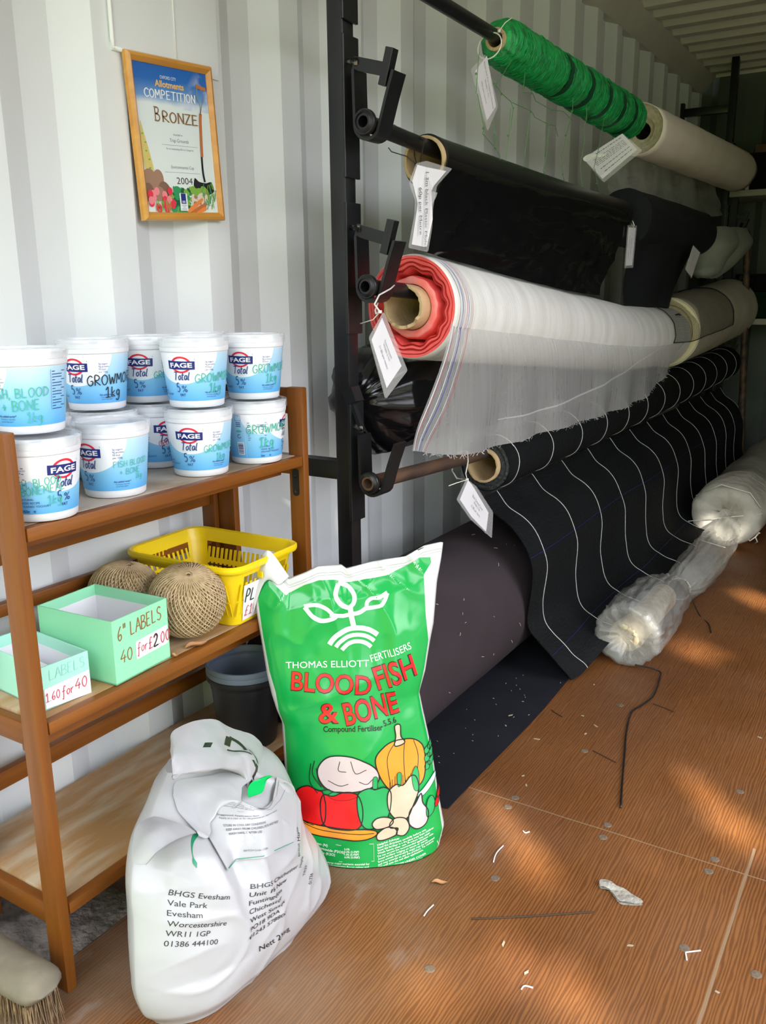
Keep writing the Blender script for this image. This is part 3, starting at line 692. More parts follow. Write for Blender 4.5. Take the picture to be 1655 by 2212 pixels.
def netmat(name, col, nu, nv, w):
    m = mat(name, col, .6); n2, l2, b2 = nodes(m); u = n2.new('ShaderNodeUVMap'); s = n2.new('ShaderNodeSeparateXYZ'); l2.new(u.outputs[0], s.inputs[0]); o = []
    for ax, n in (('X', nu), ('Y', nv)):
        a = n2.new('ShaderNodeMath'); a.operation = 'MULTIPLY'; a.inputs[1].default_value = n; l2.new(s.outputs[ax], a.inputs[0])
        f = n2.new('ShaderNodeMath'); f.operation = 'FRACT'; l2.new(a.outputs[0], f.inputs[0])
        t = n2.new('ShaderNodeMath'); t.operation = 'LESS_THAN'; t.inputs[1].default_value = w; l2.new(f.outputs[0], t.inputs[0]); o.append(t)
    mx = n2.new('ShaderNodeMath'); mx.operation = 'MAXIMUM'; l2.new(o[0].outputs[0], mx.inputs[0]); l2.new(o[1].outputs[0], mx.inputs[1]); l2.new(mx.outputs[0], b2.inputs['Alpha'])
    return m
def grid_uv(o, nr, nc):
    uv = o.data.uv_layers.new(name='UVMap')
    for p in o.data.polygons:
        for li in p.loop_indices:
            vi = o.data.loops[li].vertex_index; i, j = divmod(vi, nc)
            if i < nr: uv.data[li].uv = (j/(nc-1), i/(nr-1))
M_net = netmat('black_fine_netting', (.01, .01, .01), 95, 62, .17)
mb = MB(); P = []
for i in range(40):
    w = math.radians(-8+i/39*128); row = []
    for j in range(50):
        t = j/49; y = 3.66+.10*math.sin(i/39*PI)*0+.30*(1-(i/39))*.35+(1.06-.25*(i/39)*0)*t
        a = cz(y)+0; rr = .136 if y < 4.08 else .165
        k = max(0, min(1, (y-4.02)/.12)); zc = cz(y)*(1-k)+cz2(max(y, 4.05))*k; rr = .1345*(1-k)+(.164+.013*(y-4.12)/1.4)*k
        rr += .004*fbm((y*5, w*3, 2), 2)
        row.append(Vector((RX+rr*math.cos(w), y+.05*math.sin(w*2), zc+rr*math.sin(w))))
    P.append(row)
mb.grid(P); nt_ = mb.build('black_netting', M_net, smooth=180); grid_uv(nt_, 40, 50)
hm = MB()
hm.tube(P[0], .0022, 5); hm.tube([r[0] for r in P], .002, 5); hm.tube([r[-1] for r in P], .003, 5)
hm.tube([P[16][6], P[17][9]+Vector((.004, 0, 0)), P[17][10]+Vector((.008, 0, -.004))], .003, 5)
hm.build('netting_hem', M_zipb, nt_, 180)
tag(nt_, 'fine black netting draped over the gap between white and cream mesh rolls', 'netting')

# --- bottom pole: black ground cover with white lines, draped to the floor
M_gc = mat('black_ground_cover', (.0028, .0038, .0044), .70, col2=(.0048, .006, .0068), scale=4, bump=.5, bscale=200, bstretch=(1, .25, .8), spec=.2)
M_wline = mat('white_marker_line', (.55, .56, .55), .6); M_bline = mat('blue_marker_line', (.01, .015, .12), .6)
M_gcend = mat('frayed_black_edges', (.012, .014, .016), .8, col2=(.045, .05, .055), scale=160, bump=.8, bscale=130)
c = under('low', .034)
gc = thing('ground_cover_roll', 'black ground cover roll with white lines on rusty pole, its sheet draped to the floor', 'fabric roll', (RX, 2.2, .62))
mb = MB(); roll_rings(mb, c, 2.205, 5.60, .076, .048, mi=0, mend=1, face=[(.048, .0), (.054, -.002), (.06, .003), (.066, -.002), (.073, .003)], nz=.0012, n=40, rfar=.094, wob=1.5)
LY = [2.25+.265*k for k in range(13)]
def rr_(y): return .076+(.094-.076)*(y-2.205)/3.395
for y in [v+.02 for v in LY]:
    x, z = c(y); R = rr_(y)+.0012
    mb.tube([(x+R*math.cos(w), y+.002*math.sin(5*w), z+R*math.sin(w)) for w in [-.75*PI+1.45*PI*k/40 for k in range(41)]], .0012, 4, 2, caps=False)
fix(mb.build('wound_fabric', [M_gc, M_gcend, M_wline], smooth=60), gc)
fix(core(None, c, 2.188, 5.61, .0485, .042, rag=.004), gc)
prof = [(.352, .548), (.385, .507), (.435, .474), (.475, .425), (.499, .36), (.503, .29), (.506, .22), (.515, .165), (.540, .122), (.578, .10), (.622, .085), (.655, .075)]
rows = []
NY, NP = 130, 60
PP = spline([(a, b, 0) for a, b in prof], NP); P = []
for j in range(NY):
    y = 2.155+(5.45-2.155)*j/(NY-1); row = []
    near = max(0, 1-(y-2.155)/.30)
    for i, p in enumerate(PP):
        t = i/(NP-1); x, z = p.x, p.y
        x += .011*math.sin(y*5.5+t*3)*t*(1-t)*2.2+.012*fbm((y*1.6, t*2.2, 1), 2)*min(1, t*3)
        x += near*(-.035*math.exp(-((t-.62)/.14)**2)) - .05*near*max(0, t-.75)/.25
        z += .006*fbm((y*2, t*3, 7), 2)*(1-t*.6) - near*max(0, t-.70)/.30*.075
        dy = near*(.10*t**2.2)+.03*(1-near)*t
        row.append(Vector((x, y+dy, max(z, .012))))
    P.append(row)
S2 = Surf(P, 1)
mb = MB(); mb.grid(P, flip=False)
mb.grid([[p-Vector((.0025, 0, .0015)) for p in r] for r in P], flip=True)
for ly in LY:
    s0 = (ly-2.155)/(5.45-2.155)
    if s0 > 1: continue
    pts = [S2.at(k/69, s0+.0010*math.sin(k*.5), .0016) for k in range(70)]
    mb.tube(pts, .0012, 4, 1, caps=False)
for t in (.33, .78):
    mb.tube([S2.at(t, k/99, .0012) for k in range(100)], .0011, 4, 2, caps=False)
fix(mb.build('draped_sheet', [M_gc, M_wline, M_bline], smooth=180), gc)

# --- big dark roll lying on the floor with its flap
M_memb = mat('dark_plum_felt', (.033, .024, .0275), .92, col2=(.043, .033, .037), scale=3, bump=.12, bscale=150, spec=.25)
M_flap = mat('black_felt', (.0075, .008, .014), .85, col2=(.011, .012, .018), scale=5, bump=.06, bscale=120, spec=.3)
wm = thing('membrane_roll', 'large dark plum felt roll lying on the floor behind the green sack', 'fabric roll', (.27, 1.44, 0))
CX, CR = .272, .205
c3 = lambda y: (CX, CR+.001)
mb = MB(); roll_rings(mb, c3, 1.43, 4.9, CR, .05, face=[(.05, .02), (.10, .004), (.15, .008), (.18, .002), (.195, .004), (.203, .0)], nz=.003, n=40, wob=1.0, seg=96)
fix(mb.build('wound_felt', M_memb, smooth=50), wm)
# flecks of chaff caught on the felt
mb = MB(); rnd = random.Random(5)
M_fleck = mat('pale_chaff', (.55, .48, .36), .8)
for q in range(22):
    w = rnd.uniform(-.25, 1.5); y = rnd.uniform(1.70, 2.3); r = CR+.002; p = Vector((CX+r*math.cos(w), y, CR+r*math.sin(w)))
    n = Vector((math.cos(w), 0, math.sin(w))); t = Vector((-math.sin(w)*rnd.uniform(-1, 1), rnd.uniform(-1, 1), math.cos(w)*rnd.uniform(-1, 1))).normalized()
    L = rnd.uniform(.002, .008); mb.tube([p-t*L+n*.0012, p+n*.002, p+t*L+n*.0012], .0007, 4)
tag(fix(mb.build('chaff', M_fleck), wm), kind='stuff')
NX = 26; P = []
for j in range(60):
    y = 1.50+(4.4-1.50)*j/59; row = []
    xe = .592+.004*math.sin(y*7)+.006*fbm((y*2, 0, 0), 2)
    for i in range(NX):
        t = i/(NX-1)
        x = CX+.03+(xe-CX-.03)*t; z = .003+.0022*(1+fbm((x*7, y*3, 0), 2))*(1-t)
        row.append(Vector((x, y, z)))
    P.append(row)
mb = MB(); mb.grid(P); 
for q in range(26):
    x, y = rnd.uniform(.42, .585), rnd.uniform(1.55, 2.25); L = rnd.uniform(.001, .003); a = rnd.uniform(0, PI)
    mb.tube([(x-L*math.cos(a), y-L*math.sin(a), .009), (x+L*math.cos(a), y+L*math.sin(a), .009)], .0008, 4, 1)
fix(mb.build('floor_flap', [M_flap, M_fleck], smooth=180), wm)

# --- black polythene bundle behind the rolls
bp = thing('polythene_bundle', 'crumpled shiny black polythene bundle beside the rack post, below the pink-ended roll', 'plastic bundle', (.15, 1.9, .84))
mb = MB(); P = []; seg = 80
for i in range(50):
    t = i/49; y = 1.80+1.6*t; e_ = min(1, (t*16)**.6) if t < .0625 else 1
    row = []
    for k in range(seg):
        w = 2*PI*k/seg; r = .128*e_*(1+.10*fbm((math.cos(w)*2, math.sin(w)*2, y*2.5), 2))+.014*max(0, ridge((math.cos(w)*3+y*2, math.sin(w)*3, y*3)))**2*e_
        row.append(Vector((max(.012, .148+r*math.cos(w)), y, .835+r*math.sin(w)*1.05)))
    P.append(row)
P.append([Vector((.148, 3.42, .835))]*seg); P.insert(0, [Vector((.148, 1.80, .835))]*seg)
mb.grid(P, closeu=True); fix(mb.build('crumpled_film', M_poly, smooth=180), bp)
mb = MB(); mb.tube([(.155, 1.79, .90), (.15, 3.5, .87)], .014, 12)
inner = mb.build('hanging_pole', M_black, smooth=35); tag(inner, 'black pole nearest the wall, inside the crumpled black polythene', 'pole', 'poles carried by the black rack')

# ------------------------------------------------------------------ price tags
def planar(pts):
    P = [Vector(p) for p in pts]; o = P[0]; n = Vector((0, 0, 0))
    for i in range(1, len(P)-1): n += (P[i]-o).cross(P[i+1]-o)
    return P, n.normalized()
def round_poly(P, r, k=4):
    out = []
    for i, p in enumerate(P):
        a, b = P[i-1], P[(i+1) % len(P)]; da = (a-p).normalized()*r; db = (b-p).normalized()*r
        for t in [q/k for q in range(k+1)]: out.append((p+da)*(1-t)**2+p*2*t*(1-t)+(p+db)*t*t)
    return out
def slab(mb, P, n, h0, h1, mi=0):
    m = len(P); mb.add([p+n*h0 for p in P]+[p+n*h1 for p in P], [tuple(range(m-1, -1, -1)), tuple(range(m, 2*m))]+[(i, (i+1) % m, m+(i+1) % m, m+i) for i in range(m)], mi)
def card(label, pap, lam, lines, quad=None, face=(1, -.3, 0), loop=None, loopm=None, tail=None, ties='zip_tie', curl=None):
    """laminated card: paper with print, clear sleeve, cable tie"""
    Pp, n = planar(pap); Pl, n2 = planar(lam); f = Vector(face)
    if n.dot(f) < 0: n = -n
    mb = MB()
    slab(mb, Pp, n, 0, .0006)
    if quad:
        a, b, c_, d = [Vector(q) for q in quad]      # text box: start-top, end-top, end-bottom, start-bottom
        def fn(x, y): return ((a*(1-x)+b*x)*(1-y)+(d*(1-x)+c_*x)*y)+n*.0010
        L = ((b-a).length+(c_-d).length)/2; Hh = ((d-a).length+(c_-b).length)/2
        for txt, yy, size in lines:
            if txt == '#':                               # small print too fine to read: rows of word-length dashes
                rr = random.Random(yy); X = -.42*L
                while X < .36*L:
                    wd = rr.uniform(.004, .014); ribbon(mb, lambda p, q: fn(.5+p/L, yy-q/Hh), [(X, 0), (X+wd, 0)], size*.45, 1); X += wd+.0028
                continue
            w = text_geo(txt, size)[2]
            put_text(mb, lambda X, Y: fn(.5+X/L, yy-Y/Hh), txt, 0, 0, size, 1, align='C')
    o = mb.build('tag', [M_paper, M_ink]); o.name = 'price_tag'
    tag(o, label, 'tag', 'laminated tags on the rolls')
    sl = MB(); slab(sl, round_poly(Pl, .006), n, -.0005, .0012); sl.build('clear_sleeve', M_lam, o)
    if loop:
        z = MB(); z.tube(loop, .0017, 6, closed=True)
        if tail: z.tube(tail, .0012, 5); z.box((-.003, -.003, -.003), (.003, .003, .003), M=Matrix.Translation(tail[0]))
        z.build(ties, loopm or M_zip, o, 180)
    return o
def circ(cx, cy, cz_, r, tilt=0.0, ez=1.0, n=24, sq=1.0, yaw=0.0):
    out = []
    for k in range(n):
        w = 2*PI*k/n; x, z = r*math.cos(w)*sq, r*ez*math.sin(w); y = z*math.tan(tilt)
        out.append((cx+x*math.cos(yaw)-y*math.sin(yaw), cy+x*math.sin(yaw)+y*math.cos(yaw), cz_+z))
    return out
def sub(q, s0, s1, t0, t1):
    a, b, c_, d = [Vector(v) for v in q]
    f = lambda s, t: (a*(1-s)+b*s)*(1-t)+(d*(1-s)+c_*s)*t
    return [f(s0, t0), f(s1, t0), f(s1, t1), f(s0, t1)]
pa = [(.36, 2.113, 1.666), (.36, 2.172, 1.561), (.36, 2.12, 1.52), (.36, 2.049, 1.619)]
card('white tag in clear sleeve on the green netting end, highest of all tags', pa, [(.36, 2.104, 1.669), (.36, 2.185, 1.564), (.36, 2.125, 1.496), (.36, 2.026, 1.619)],
     [('Bean and Pea Support Netting', .30, .0092), ('Width 1.7m', .50, .0092), ('50p per metre', .78, .0092)], pa, loop=circ(.345, 2.16, 1.700, .032, .3), tail=[(.362, 2.178, 1.735), (.372, 2.19, 1.755), (.384, 2.205, 1.768)])
bpap = [(.372, 1.765, 1.377), (.374, 1.802, 1.376), (.376, 1.897, 1.378), (.372, 1.84, 1.34), (.366, 1.836, 1.328), (.37, 1.838, 1.268), (.366, 1.815, 1.205), (.364, 1.749, 1.209), (.372, 1.767, 1.296), (.368, 1.747, 1.342)]
blam = [(.37, 1.763, 1.38), (.37, 1.807, 1.39), (.372, 1.931, 1.387), (.37, 1.857, 1.342), (.366, 1.844, 1.295), (.366, 1.84, 1.25), (.364, 1.823, 1.195), (.362, 1.736, 1.201), (.366, 1.761, 1.276), (.366, 1.763, 1.302), (.366, 1.735, 1.337)]
K_ = lambda P_: [(.404+(p[0]-.366)*.6, p[1]*.954, 1.1+(p[2]-1.1)*.954) for p in P_]
bpap, blam = K_(bpap), K_(blam)
bt = card('crumpled narrow tag hanging on the black plastic roll end', bpap, blam, [('1.3m black Plastic Mulch', .42, .0165), ('60p per Metre', .92, .0165)],
     [(.4125, 1.735, 1.345), (.4115, 1.725, 1.205), (.4105, 1.685, 1.203), (.4105, 1.68, 1.34)], loop=[(.40, 1.70, 1.358), (.385, 1.72, 1.37), (.36, 1.76, 1.385), (.34, 1.79, 1.40), (.335, 1.80, 1.425), (.345, 1.80, 1.44), (.365, 1.79, 1.43), (.38, 1.75, 1.39), (.402, 1.705, 1.362)], loopm=M_zipb, tail=[(.385, 1.72, 1.37), (.35, 1.74, 1.392), (.335, 1.70, 1.398), (.33, 1.695, 1.406)])
pc = [(.46, 1.453, 1.057), (.46, 1.526, .96), (.46, 1.468, .921), (.46, 1.414, 1.017)]
card('white tag in clear sleeve hanging across the pink roll end', pc, [(.46, 1.459, 1.069), (.46, 1.55, .949), (.46, 1.463, .899), (.46, 1.405, 1.022)],
     [('Environmesh', .36, .0085), ('Width 2.1m', .49, .0085), ('\u00a31.80 per metre', .72, .0085)], pc,
     loop=[(.44, 1.478, 1.068), (.42, 1.49, 1.082), (.40, 1.54, 1.10), (.39, 1.60, 1.112), (.37, 1.65, 1.12), (.34, 1.66, 1.11), (.33, 1.65, 1.09), (.345, 1.62, 1.08), (.39, 1.54, 1.07), (.43, 1.48, 1.064)], tail=[(.44, 1.478, 1.068), (.41, 1.50, 1.052), (.36, 1.53, 1.043)])
pd = [(.42, 1.922, .646), (.42, 2.049, .533), (.42, 2.036, .483), (.42, 1.878, .604)]
card('white tag in clear sleeve below the rusty pole, at white-lined roll', [(.42, 1.922, .646), (.42, 1.948, .627), (.42, 2.049, .533), (.42, 2.036, .483), (.42, 1.943, .547), (.42, 1.878, .604)],
     [(.42, 1.914, .65), (.42, 1.971, .62), (.42, 2.078, .528), (.42, 2.073, .456), (.42, 1.938, .54), (.42, 1.86, .608)],
     [('Black Ground Cover', .34, .010), ('Width 3.3m', .52, .010), ('\u00a31.80 per metre', .76, .010)], sub(pd, .08, .96, .0, 1.0), loop=[(.415, 1.928, .645), (.385, 1.98, .648), (.362, 2.04, .668), (.345, 2.07, .690), (.322, 2.075, .686), (.312, 2.05, .660), (.33, 2.01, .645), (.375, 1.95, .640)], tail=[(.415, 1.928, .645), (.395, 1.905, .638), (.385, 1.885, .634)])
pe = [(.313, 3.396, 1.669), (.364, 3.41, 1.612), (.256, 3.379, 1.515), (.188, 3.361, 1.59)]
pe = [(a+.06, b-.20, (d-1.1)*.945+1.1) for a, b, d in pe]
le = [(.313, 3.396, 1.67), (.381, 3.415, 1.607), (.26, 3.381, 1.501), (.187, 3.36, 1.59)]; le = [(a+.06, b-.20, (d-1.1)*.945+1.1) for a, b, d in le]
eo = card('large wrinkled instruction sheet in clear sleeve beside the cream fleece roll', pe, le, [('#', .12, .0065), ('#', .27, .0042), ('#', .33, .0042), ('#', .39, .0042), ('#', .45, .0042), ('#', .51, .0042), ('#', .68, .0055), ('#', .84, .0055)],
     [pe[0], pe[3], pe[2], pe[1]], face=(.5, -.85, 0))
M_glint = mat('wrinkled_foil_film', (.85, .85, .82), .15, metal=.0, coat=1.0, bump=.6, bscale=90)
g_ = MB(); a, b, c_, d = [Vector(v) for v in pe]; nn = Vector((.55, -.83, 0))
blob(g_, lambda x, y, o=0: a*(1-x)*(1-y)+d*x*(1-y)+c_*x*y+b*(1-x)*y+nn*(.004+.003*noise.noise((x*9, y*9, 0))+o), [(1.0, -.02), (.84, -.02), (.74, .12), (.62, .25), (.55, .34), (.66, .36), (.80, .22), (.92, .20), (1.02, .12)], 0)
g_.build('film_wrinkle', M_glint, eo, 180)
fp = [(.408, 3.182, 1.33), (.408, 3.165, 1.198), (.408, 3.085, 1.194), (.408, 3.095, 1.326)]
fp = [(a, b+.12, d) for a, b, d in fp]
card('white tag half hidden behind far end of the glossy black film', fp, [(a, b+(.012 if i in (0, 1) else -.012), d+(.008 if i in (0, 3) else -.009)) for i, (a, b, d) in enumerate(fp)], [('Black Plastic', .5, .012), ('\u00a32.50 per metre', .8, .012)],
     [fp[0], fp[1], fp[2], fp[3]], loop=[(.40, 3.31, 1.34), (.37, 3.345, 1.385), (.345, 3.345, 1.40), (.34, 3.342, 1.39), (.365, 3.34, 1.37), (.398, 3.312, 1.333)])
pg = [(.44, 4.085, 1.298), (.44, 4.229, 1.273), (.44, 4.1, 1.163), (.44, 3.975, 1.197)]
card('small dim tag hanging below the dull black fabric roll', pg, [(.44, 4.085, 1.302), (.44, 4.235, 1.274), (.44, 4.1, 1.158), (.44, 3.97, 1.196)], [('\u00a31.20 per metre', .5, .012)], [pg[0], pg[3], pg[2], pg[1]])
# ------------------------------------------------------------------ wooden shelf unit
def woodmat(name, c1, c2, ax, rough=.42):
    st = {'x': (.6, 9, 9), 'y': (9, .6, 9), 'z': (9, 9, .6)}[ax]
    return mat(name, c1, rough, col2=c2, scale=4, stretch=st, bump=.06, bscale=14, bstretch=tuple(v*1.6 for v in st), coat=.04, spec=.35, detail=7)
W_z = woodmat('varnished_beech_upright', (.235, .078, .010), (.165, .050, .006), 'z')
W_y = woodmat('varnished_beech_rail', (.235, .077, .010), (.155, .046, .006), 'y')
W_x = woodmat('varnished_beech_side_rail', (.22, .072, .010), (.155, .047, .006), 'x')
W_top = mat('dusty_shelf_board', (.37, .205, .082), .6, col2=(.48, .37, .25), scale=5, stretch=(6, 1.2, 1), bump=.06, bscale=30, detail=8, ramp=(.42, .66))
W_dust = mat('dustier_shelf_board', (.25, .17, .10), .7, col2=(.42, .36, .30), scale=6, stretch=(2, 1.2, 1), detail=8, ramp=(.38, .60))
shelf = thing('shelf_unit', 'three-tier varnished wooden shelf unit standing against the corrugated wall', 'shelf', (.16, 1.07, 0))
def part(mb, name, m, smooth=30, root=None): return fix(mb.build(name, m, smooth=smooth), root or shelf)
for y in (.722, 1.399):
    mb = MB(); mb.box((.262, y, 0), (.300, y+.019, .920), bev=.003); part(mb, 'leg', W_z)
for y in (.722, 1.395):
    mb = MB(); mb.box((.012, y, 0), (.050, y+.022, .925), bev=.003); part(mb, 'leg', W_z)
    mb = MB(); mb.box((.052, y+.012, .05), (.098, y+.030, .90), bev=.003); part(mb, 'side_slat', W_z)
TOPZ = {'bottom': .158, 'middle': .476, 'top': .781}
for nm, z in TOPZ.items():
    mb = MB(); mb.box((.012, .744, z-.020), (.282, 1.396, z), bev=.002); o = part(mb, 'shelf_board', W_dust if nm == 'top' else W_top)
    fb = MB(); fb.box((.282, .743, z-.021), (.300, 1.397, z-.0005), bev=.002); fb.build('front_lipping', W_y, o, 30)
    for y in (.726, 1.399):
        mb = MB(); mb.box((.045, y, z-.042), (.266, y+.017, z-.004), bev=.003); part(mb, 'side_rail', W_x)
for z0, z1, x in ((.648, .672, .02), (.556, .580, .02), (.238, .272, .02), (.712, .757, .25)):
    if x == .25: continue
    mb = MB(); mb.box((x, .735, z0), (x+.018, 1.405, z1), bev=.003); part(mb, 'back_rail', W_y)
for z0, z1 in ((.408, .437), (.735, .758)):
    mb = MB(); mb.box((.225, .743, z0), (.243, 1.398, z1), bev=.003); part(mb, 'front_rail', W_y)
for y in (.728, 1.402):
    mb = MB(); mb.box((.045, y, .865), (.262, y+.015, .918), bev=.003); mb.box((.19, y+.002, .918), (.215, y+.013, .932), bev=.001); part(mb, 'top_side_rail', W_x)
mb = MB()
hp = round_poly([Vector(p) for p in ((.272, 1.3985, .695), (.288, 1.3985, .695), (.288, 1.3985, .752), (.272, 1.3985, .752))], .0078)
slab(mb, hp, Vector((0, -1, 0)), 0, .002)
for z in (.705, .735): mb.lathe([(.003, 0), (.003, .001), (0, .0016)], 10, 1, Matrix.Translation((.280, 1.3965, z)) @ Matrix.Rotation(PI/2, 4, 'X'))
part(mb, 'hinge_plate', [M_black, M_scuff])
mb = MB(); mb.lathe([(.0, .004), (.0075, .003), (.008, 0)], 16, 0, Matrix.Translation((.291, 1.394, .772)) @ Matrix.Rotation(PI/2, 4, 'X')); part(mb, 'dowel_end', W_x)

# ------------------------------------------------------------------ yoghurt tubs
T_white = mat('white_tub_plastic', (.72, .73, .76), .35)
T_lid = mat('clear_lid', (.80, .83, .86), .10, alpha=.34, coat=.9)
T_navy = mat('navy_print', (.010, .018, .17), .4); T_red = mat('red_print', (.72, .02, .05), .4); T_wprint = mat('white_print', (.86, .86, .88), .4)
T_text = mat('dark_blue_print', (.02, .05, .22), .45); T_green = mat('green_marker', (.05, .44, .33), .5); T_blackpen = mat('black_marker', (.008, .01, .014), .4); T_redpen = mat('red_marker', (.60, .05, .08), .5)
T_label = mat('printed_blue_label', (.5, .7, .9), .38)
n_, l_, b_ = nodes(T_label)
uvn = n_.new('ShaderNodeUVMap'); sp = n_.new('ShaderNodeSeparateXYZ'); l_.new(uvn.outputs[0], sp.inputs[0])
g1 = n_.new('ShaderNodeValToRGB'); el = g1.color_ramp.elements
el[0].position, el[0].color = 0, (.10, .40, .78, 1); el[1].position, el[1].color = 1, (.50, .72, .88, 1); q = el.new(.35); q.color = (.22, .55, .84, 1)
l_.new(sp.outputs['Y'], g1.inputs[0])
# white field round the brand mark: an ellipse in label space (u in turns)
def wh(cu, cv, ru, rv):
    a = mth('POWER', mth('DIVIDE', mth('SUBTRACT', sp.outputs['X'], cu), ru), 2.0); b = mth('POWER', mth('DIVIDE', mth('SUBTRACT', sp.outputs['Y'], cv), rv), 2.0)
    return mth('LESS_THAN', mth('ADD', a, b), 1.0)
gw = n_.new('ShaderNodeValToRGB'); gw.color_ramp.elements[0].color = (.76, .82, .88, 1); gw.color_ramp.elements[1].color = (.86, .87, .90, 1); l_.new(sp.outputs['Y'], gw.inputs[0])
whites = mth('MAXIMUM', wh(.46, 1.02, .185, .66), wh(.27, 1.10, .12, .55))
l_.new(mixc(whites, g1.outputs[0], gw.outputs[0]), b_.inputs['Base Color'])
RB, RT, TH = .0490, .0612, .1205       # tub base, top radius, height under the lid
def rad(h): return RB+(RT-RB)*min(1, h/.112)
def tub_body():
    mb = MB(); mb.lathe([(0, .0035), (.040, .0035), (.043, 0), (.0475, .0002), (.0492, .002), (.0498, .008), (rad(.011), .011), (rad(.0985), .0985), (rad(.1)+.0012, .0995), (rad(.106)+.0012, .106), (rad(.108)+.0004, .107), (.0608, .1165), (.0622, .1175), (.0622, .1185), (.0595, .1185), (.0588, .114), (0, .112)], 56)
    return mb
def tub_lid():
    mb = MB(); mb.lathe([(.0618, .108), (.0640, .1085), (.0642, .1215), (.0630, .1232), (.0590, .1235), (.0575, .1225), (.0568, .1195), (0, .1192)], 56)
    return mb
def label_mesh():
    mb = MB(); n, m = 96, 14; P = []
    for i in range(m+1):
        h = .0125+(.0975-.0125)*i/m; P.append([Vector(((rad(h)+.0004)*math.sin(2*PI*j/n-PI), -(rad(h)+.0004)*math.cos(2*PI*j/n-PI), h)) for j in range(n+1)])
    mb.grid(P); return mb, m+1, n+1
def on_label(off=.0009):
    """x = arc length in metres from the label centre line, y = height"""
    def f(x, y, o=0.0):
        r = rad(y)+off+o; a = x/.0555; return Vector((r*math.sin(a), -r*math.cos(a), y))
    return f
F = on_label()
def prints(mb, pen, writing, net_w='1kg'):
    # brand mark: red ring behind a navy flag
    LX = -.0145
    for r0, r1 in ((.0115, .0147),):
        for a0, a1 in ((.12, .88), (1.12, 1.88)):
            A = [(LX+r0*1.28*math.cos(PI*(a0+(a1-a0)*k/20)), .0770+r0*math.sin(PI*(a0+(a1-a0)*k/20))) for k in range(21)]
            B = [(LX+r1*1.28*math.cos(PI*(a0+(a1-a0)*k/20)), .0770+r1*math.sin(PI*(a0+(a1-a0)*k/20))) for k in range(21)]
            mb.grid([[F(*p) for p in A], [F(*p) for p in B]], 2)
    flag = [(LX-.0215, .0842), (LX+.0215, .0826), (LX+.0195, .0768), (LX+.0215, .0706), (LX-.0215, .0722), (LX-.0195, .078)]
    N = 16; top = [(LX-.0245+.049*k/N, .0846-.0014*k/N-.0006*math.sin(PI*k/N)) for k in range(N+1)]; bot = [(a-.0004, b-.0146) for a, b in top]
    mb.grid([[F(a, b, .0003) for a, b in bot], [F(a, b, .0003) for a, b in top]], 1)
    G = lambda x, y: F(x, y, .0007)
    put_text(mb, G, 'FAGE', LX, .0731-.0006, .0112, 3, 'C', bold=.03, width=.040)
    put_text(mb, G, 'R', LX+.0245, .0855, .003, 4, 'C')
    put_hand(mb, G, 'Total', LX-.0165, .0500, .0145, 5, pen=.12, sx=.72, slant=.22)
    put_hand(mb, G, '5', LX-.0125, .0290, .0155, 5, pen=.10, sx=.64, slant=0)
    put_text(mb, G, '%', LX-.0018, .0290, .0165, 4); put_text(mb, G, 'FAT', LX-.001, .0215, .0065, 4, 'C', bold=.015)
    for i, t in enumerate(('3g sugars', '9g protein', '93 kcal', 'per 100g')): put_text(mb, G, t, .0275, .0805-.0047*i, .0042, 4)
    put_text(mb, G, 'No added sugar*', .0265, .0262, .0042, 4, bold=.02); put_text(mb, G, '*Contains naturally', .028, .0222, .0032, 4); put_text(mb, G, 'occurring sugars', .029, .0188, .0032, 4)
    # reverse of the label
    B0 = -.088
    put_text(mb, G, 'PRONOUNCED', B0, .0775, .0030, 4); put_text(mb, G, 'FA-YEH!', B0, .0735, .0040, 4, bold=.02)
    for i, t in enumerate(('NATURAL', 'GREEK RECIPE', 'STRAINED YOGHURT')): put_text(mb, G, t, B0+.006, .0335-.0052*i, .0046, 4)
    put_text(mb, G, net_w, B0+.006, .0148, .0066, 4, bold=.02); put_text(mb, G, '\u212e' if False else 'e', B0+.006+.0185, .0148, .0085, 4)
    P0 = .110
    for i in range(14): ribbon(mb, G, [(P0, .090-.0042*i), (P0+(.019 if i % 3 else .026), .090-.0042*i)], .0011, 4)
    for x in (P0-.002, P0+.029): ribbon(mb, G, [(x, .093), (x, .034)], .0004, 4)
    Q0 = -.130
    ribbon(mb, G, [(Q0, .086), (Q0+.012, .086), (Q0+.012, .096), (Q0, .096), (Q0, .086)], .0007, 4)
    for i in range(3): ribbon(mb, G, [(Q0+.001, .082-.0035*i), (Q0+.011, .082-.0035*i)], .0014, 4)
    blob(mb, lambda x, y, o=0: F(x, y, .0007), ell(Q0+.006, .0655, .006, .0022), 6, 16, 2)
    ribbon(mb, G, [(Q0+.006+.0035*math.cos(a), .0555+.0035*math.sin(a)) for a in [PI*.3+1.6*PI*k/14 for k in range(15)]], .0012, 4)
    mb.grid([[F(Q0-.0005, .019, .0002), F(Q0+.0145, .019, .0002)], [F(Q0-.0005, .044, .0002), F(Q0+.0145, .044, .0002)]], 3)
    yy = .0215; rr = random.Random(11)
    while yy < .042: hgt = rr.choice((.0005, .0009, .0014)); ribbon(mb, lambda x, y: F(x, y, .0006), [(Q0+.001, yy), (Q0+.013, yy)], hgt, 1); yy += hgt+rr.choice((.0006, .001))
    for i in range(9): ribbon(mb, G, [(Q0+.024, .082-.0042*i), (Q0+.024+(.03 if i % 2 else .036), .082-.0042*i)], .0010, 4)
    ribbon(mb, G, [(Q0+.0185, .014), (Q0+.0185, .0965)], .0004, 3)
    for txt, x, y, h, rot in writing: put_hand(mb, lambda a, b, o=0.0: F(a, b, .0011+o), txt, x, y, h, pen, step=.00003, pen=.10, sx=.78, slant=.10, rot=rot)
tub_body_o = None
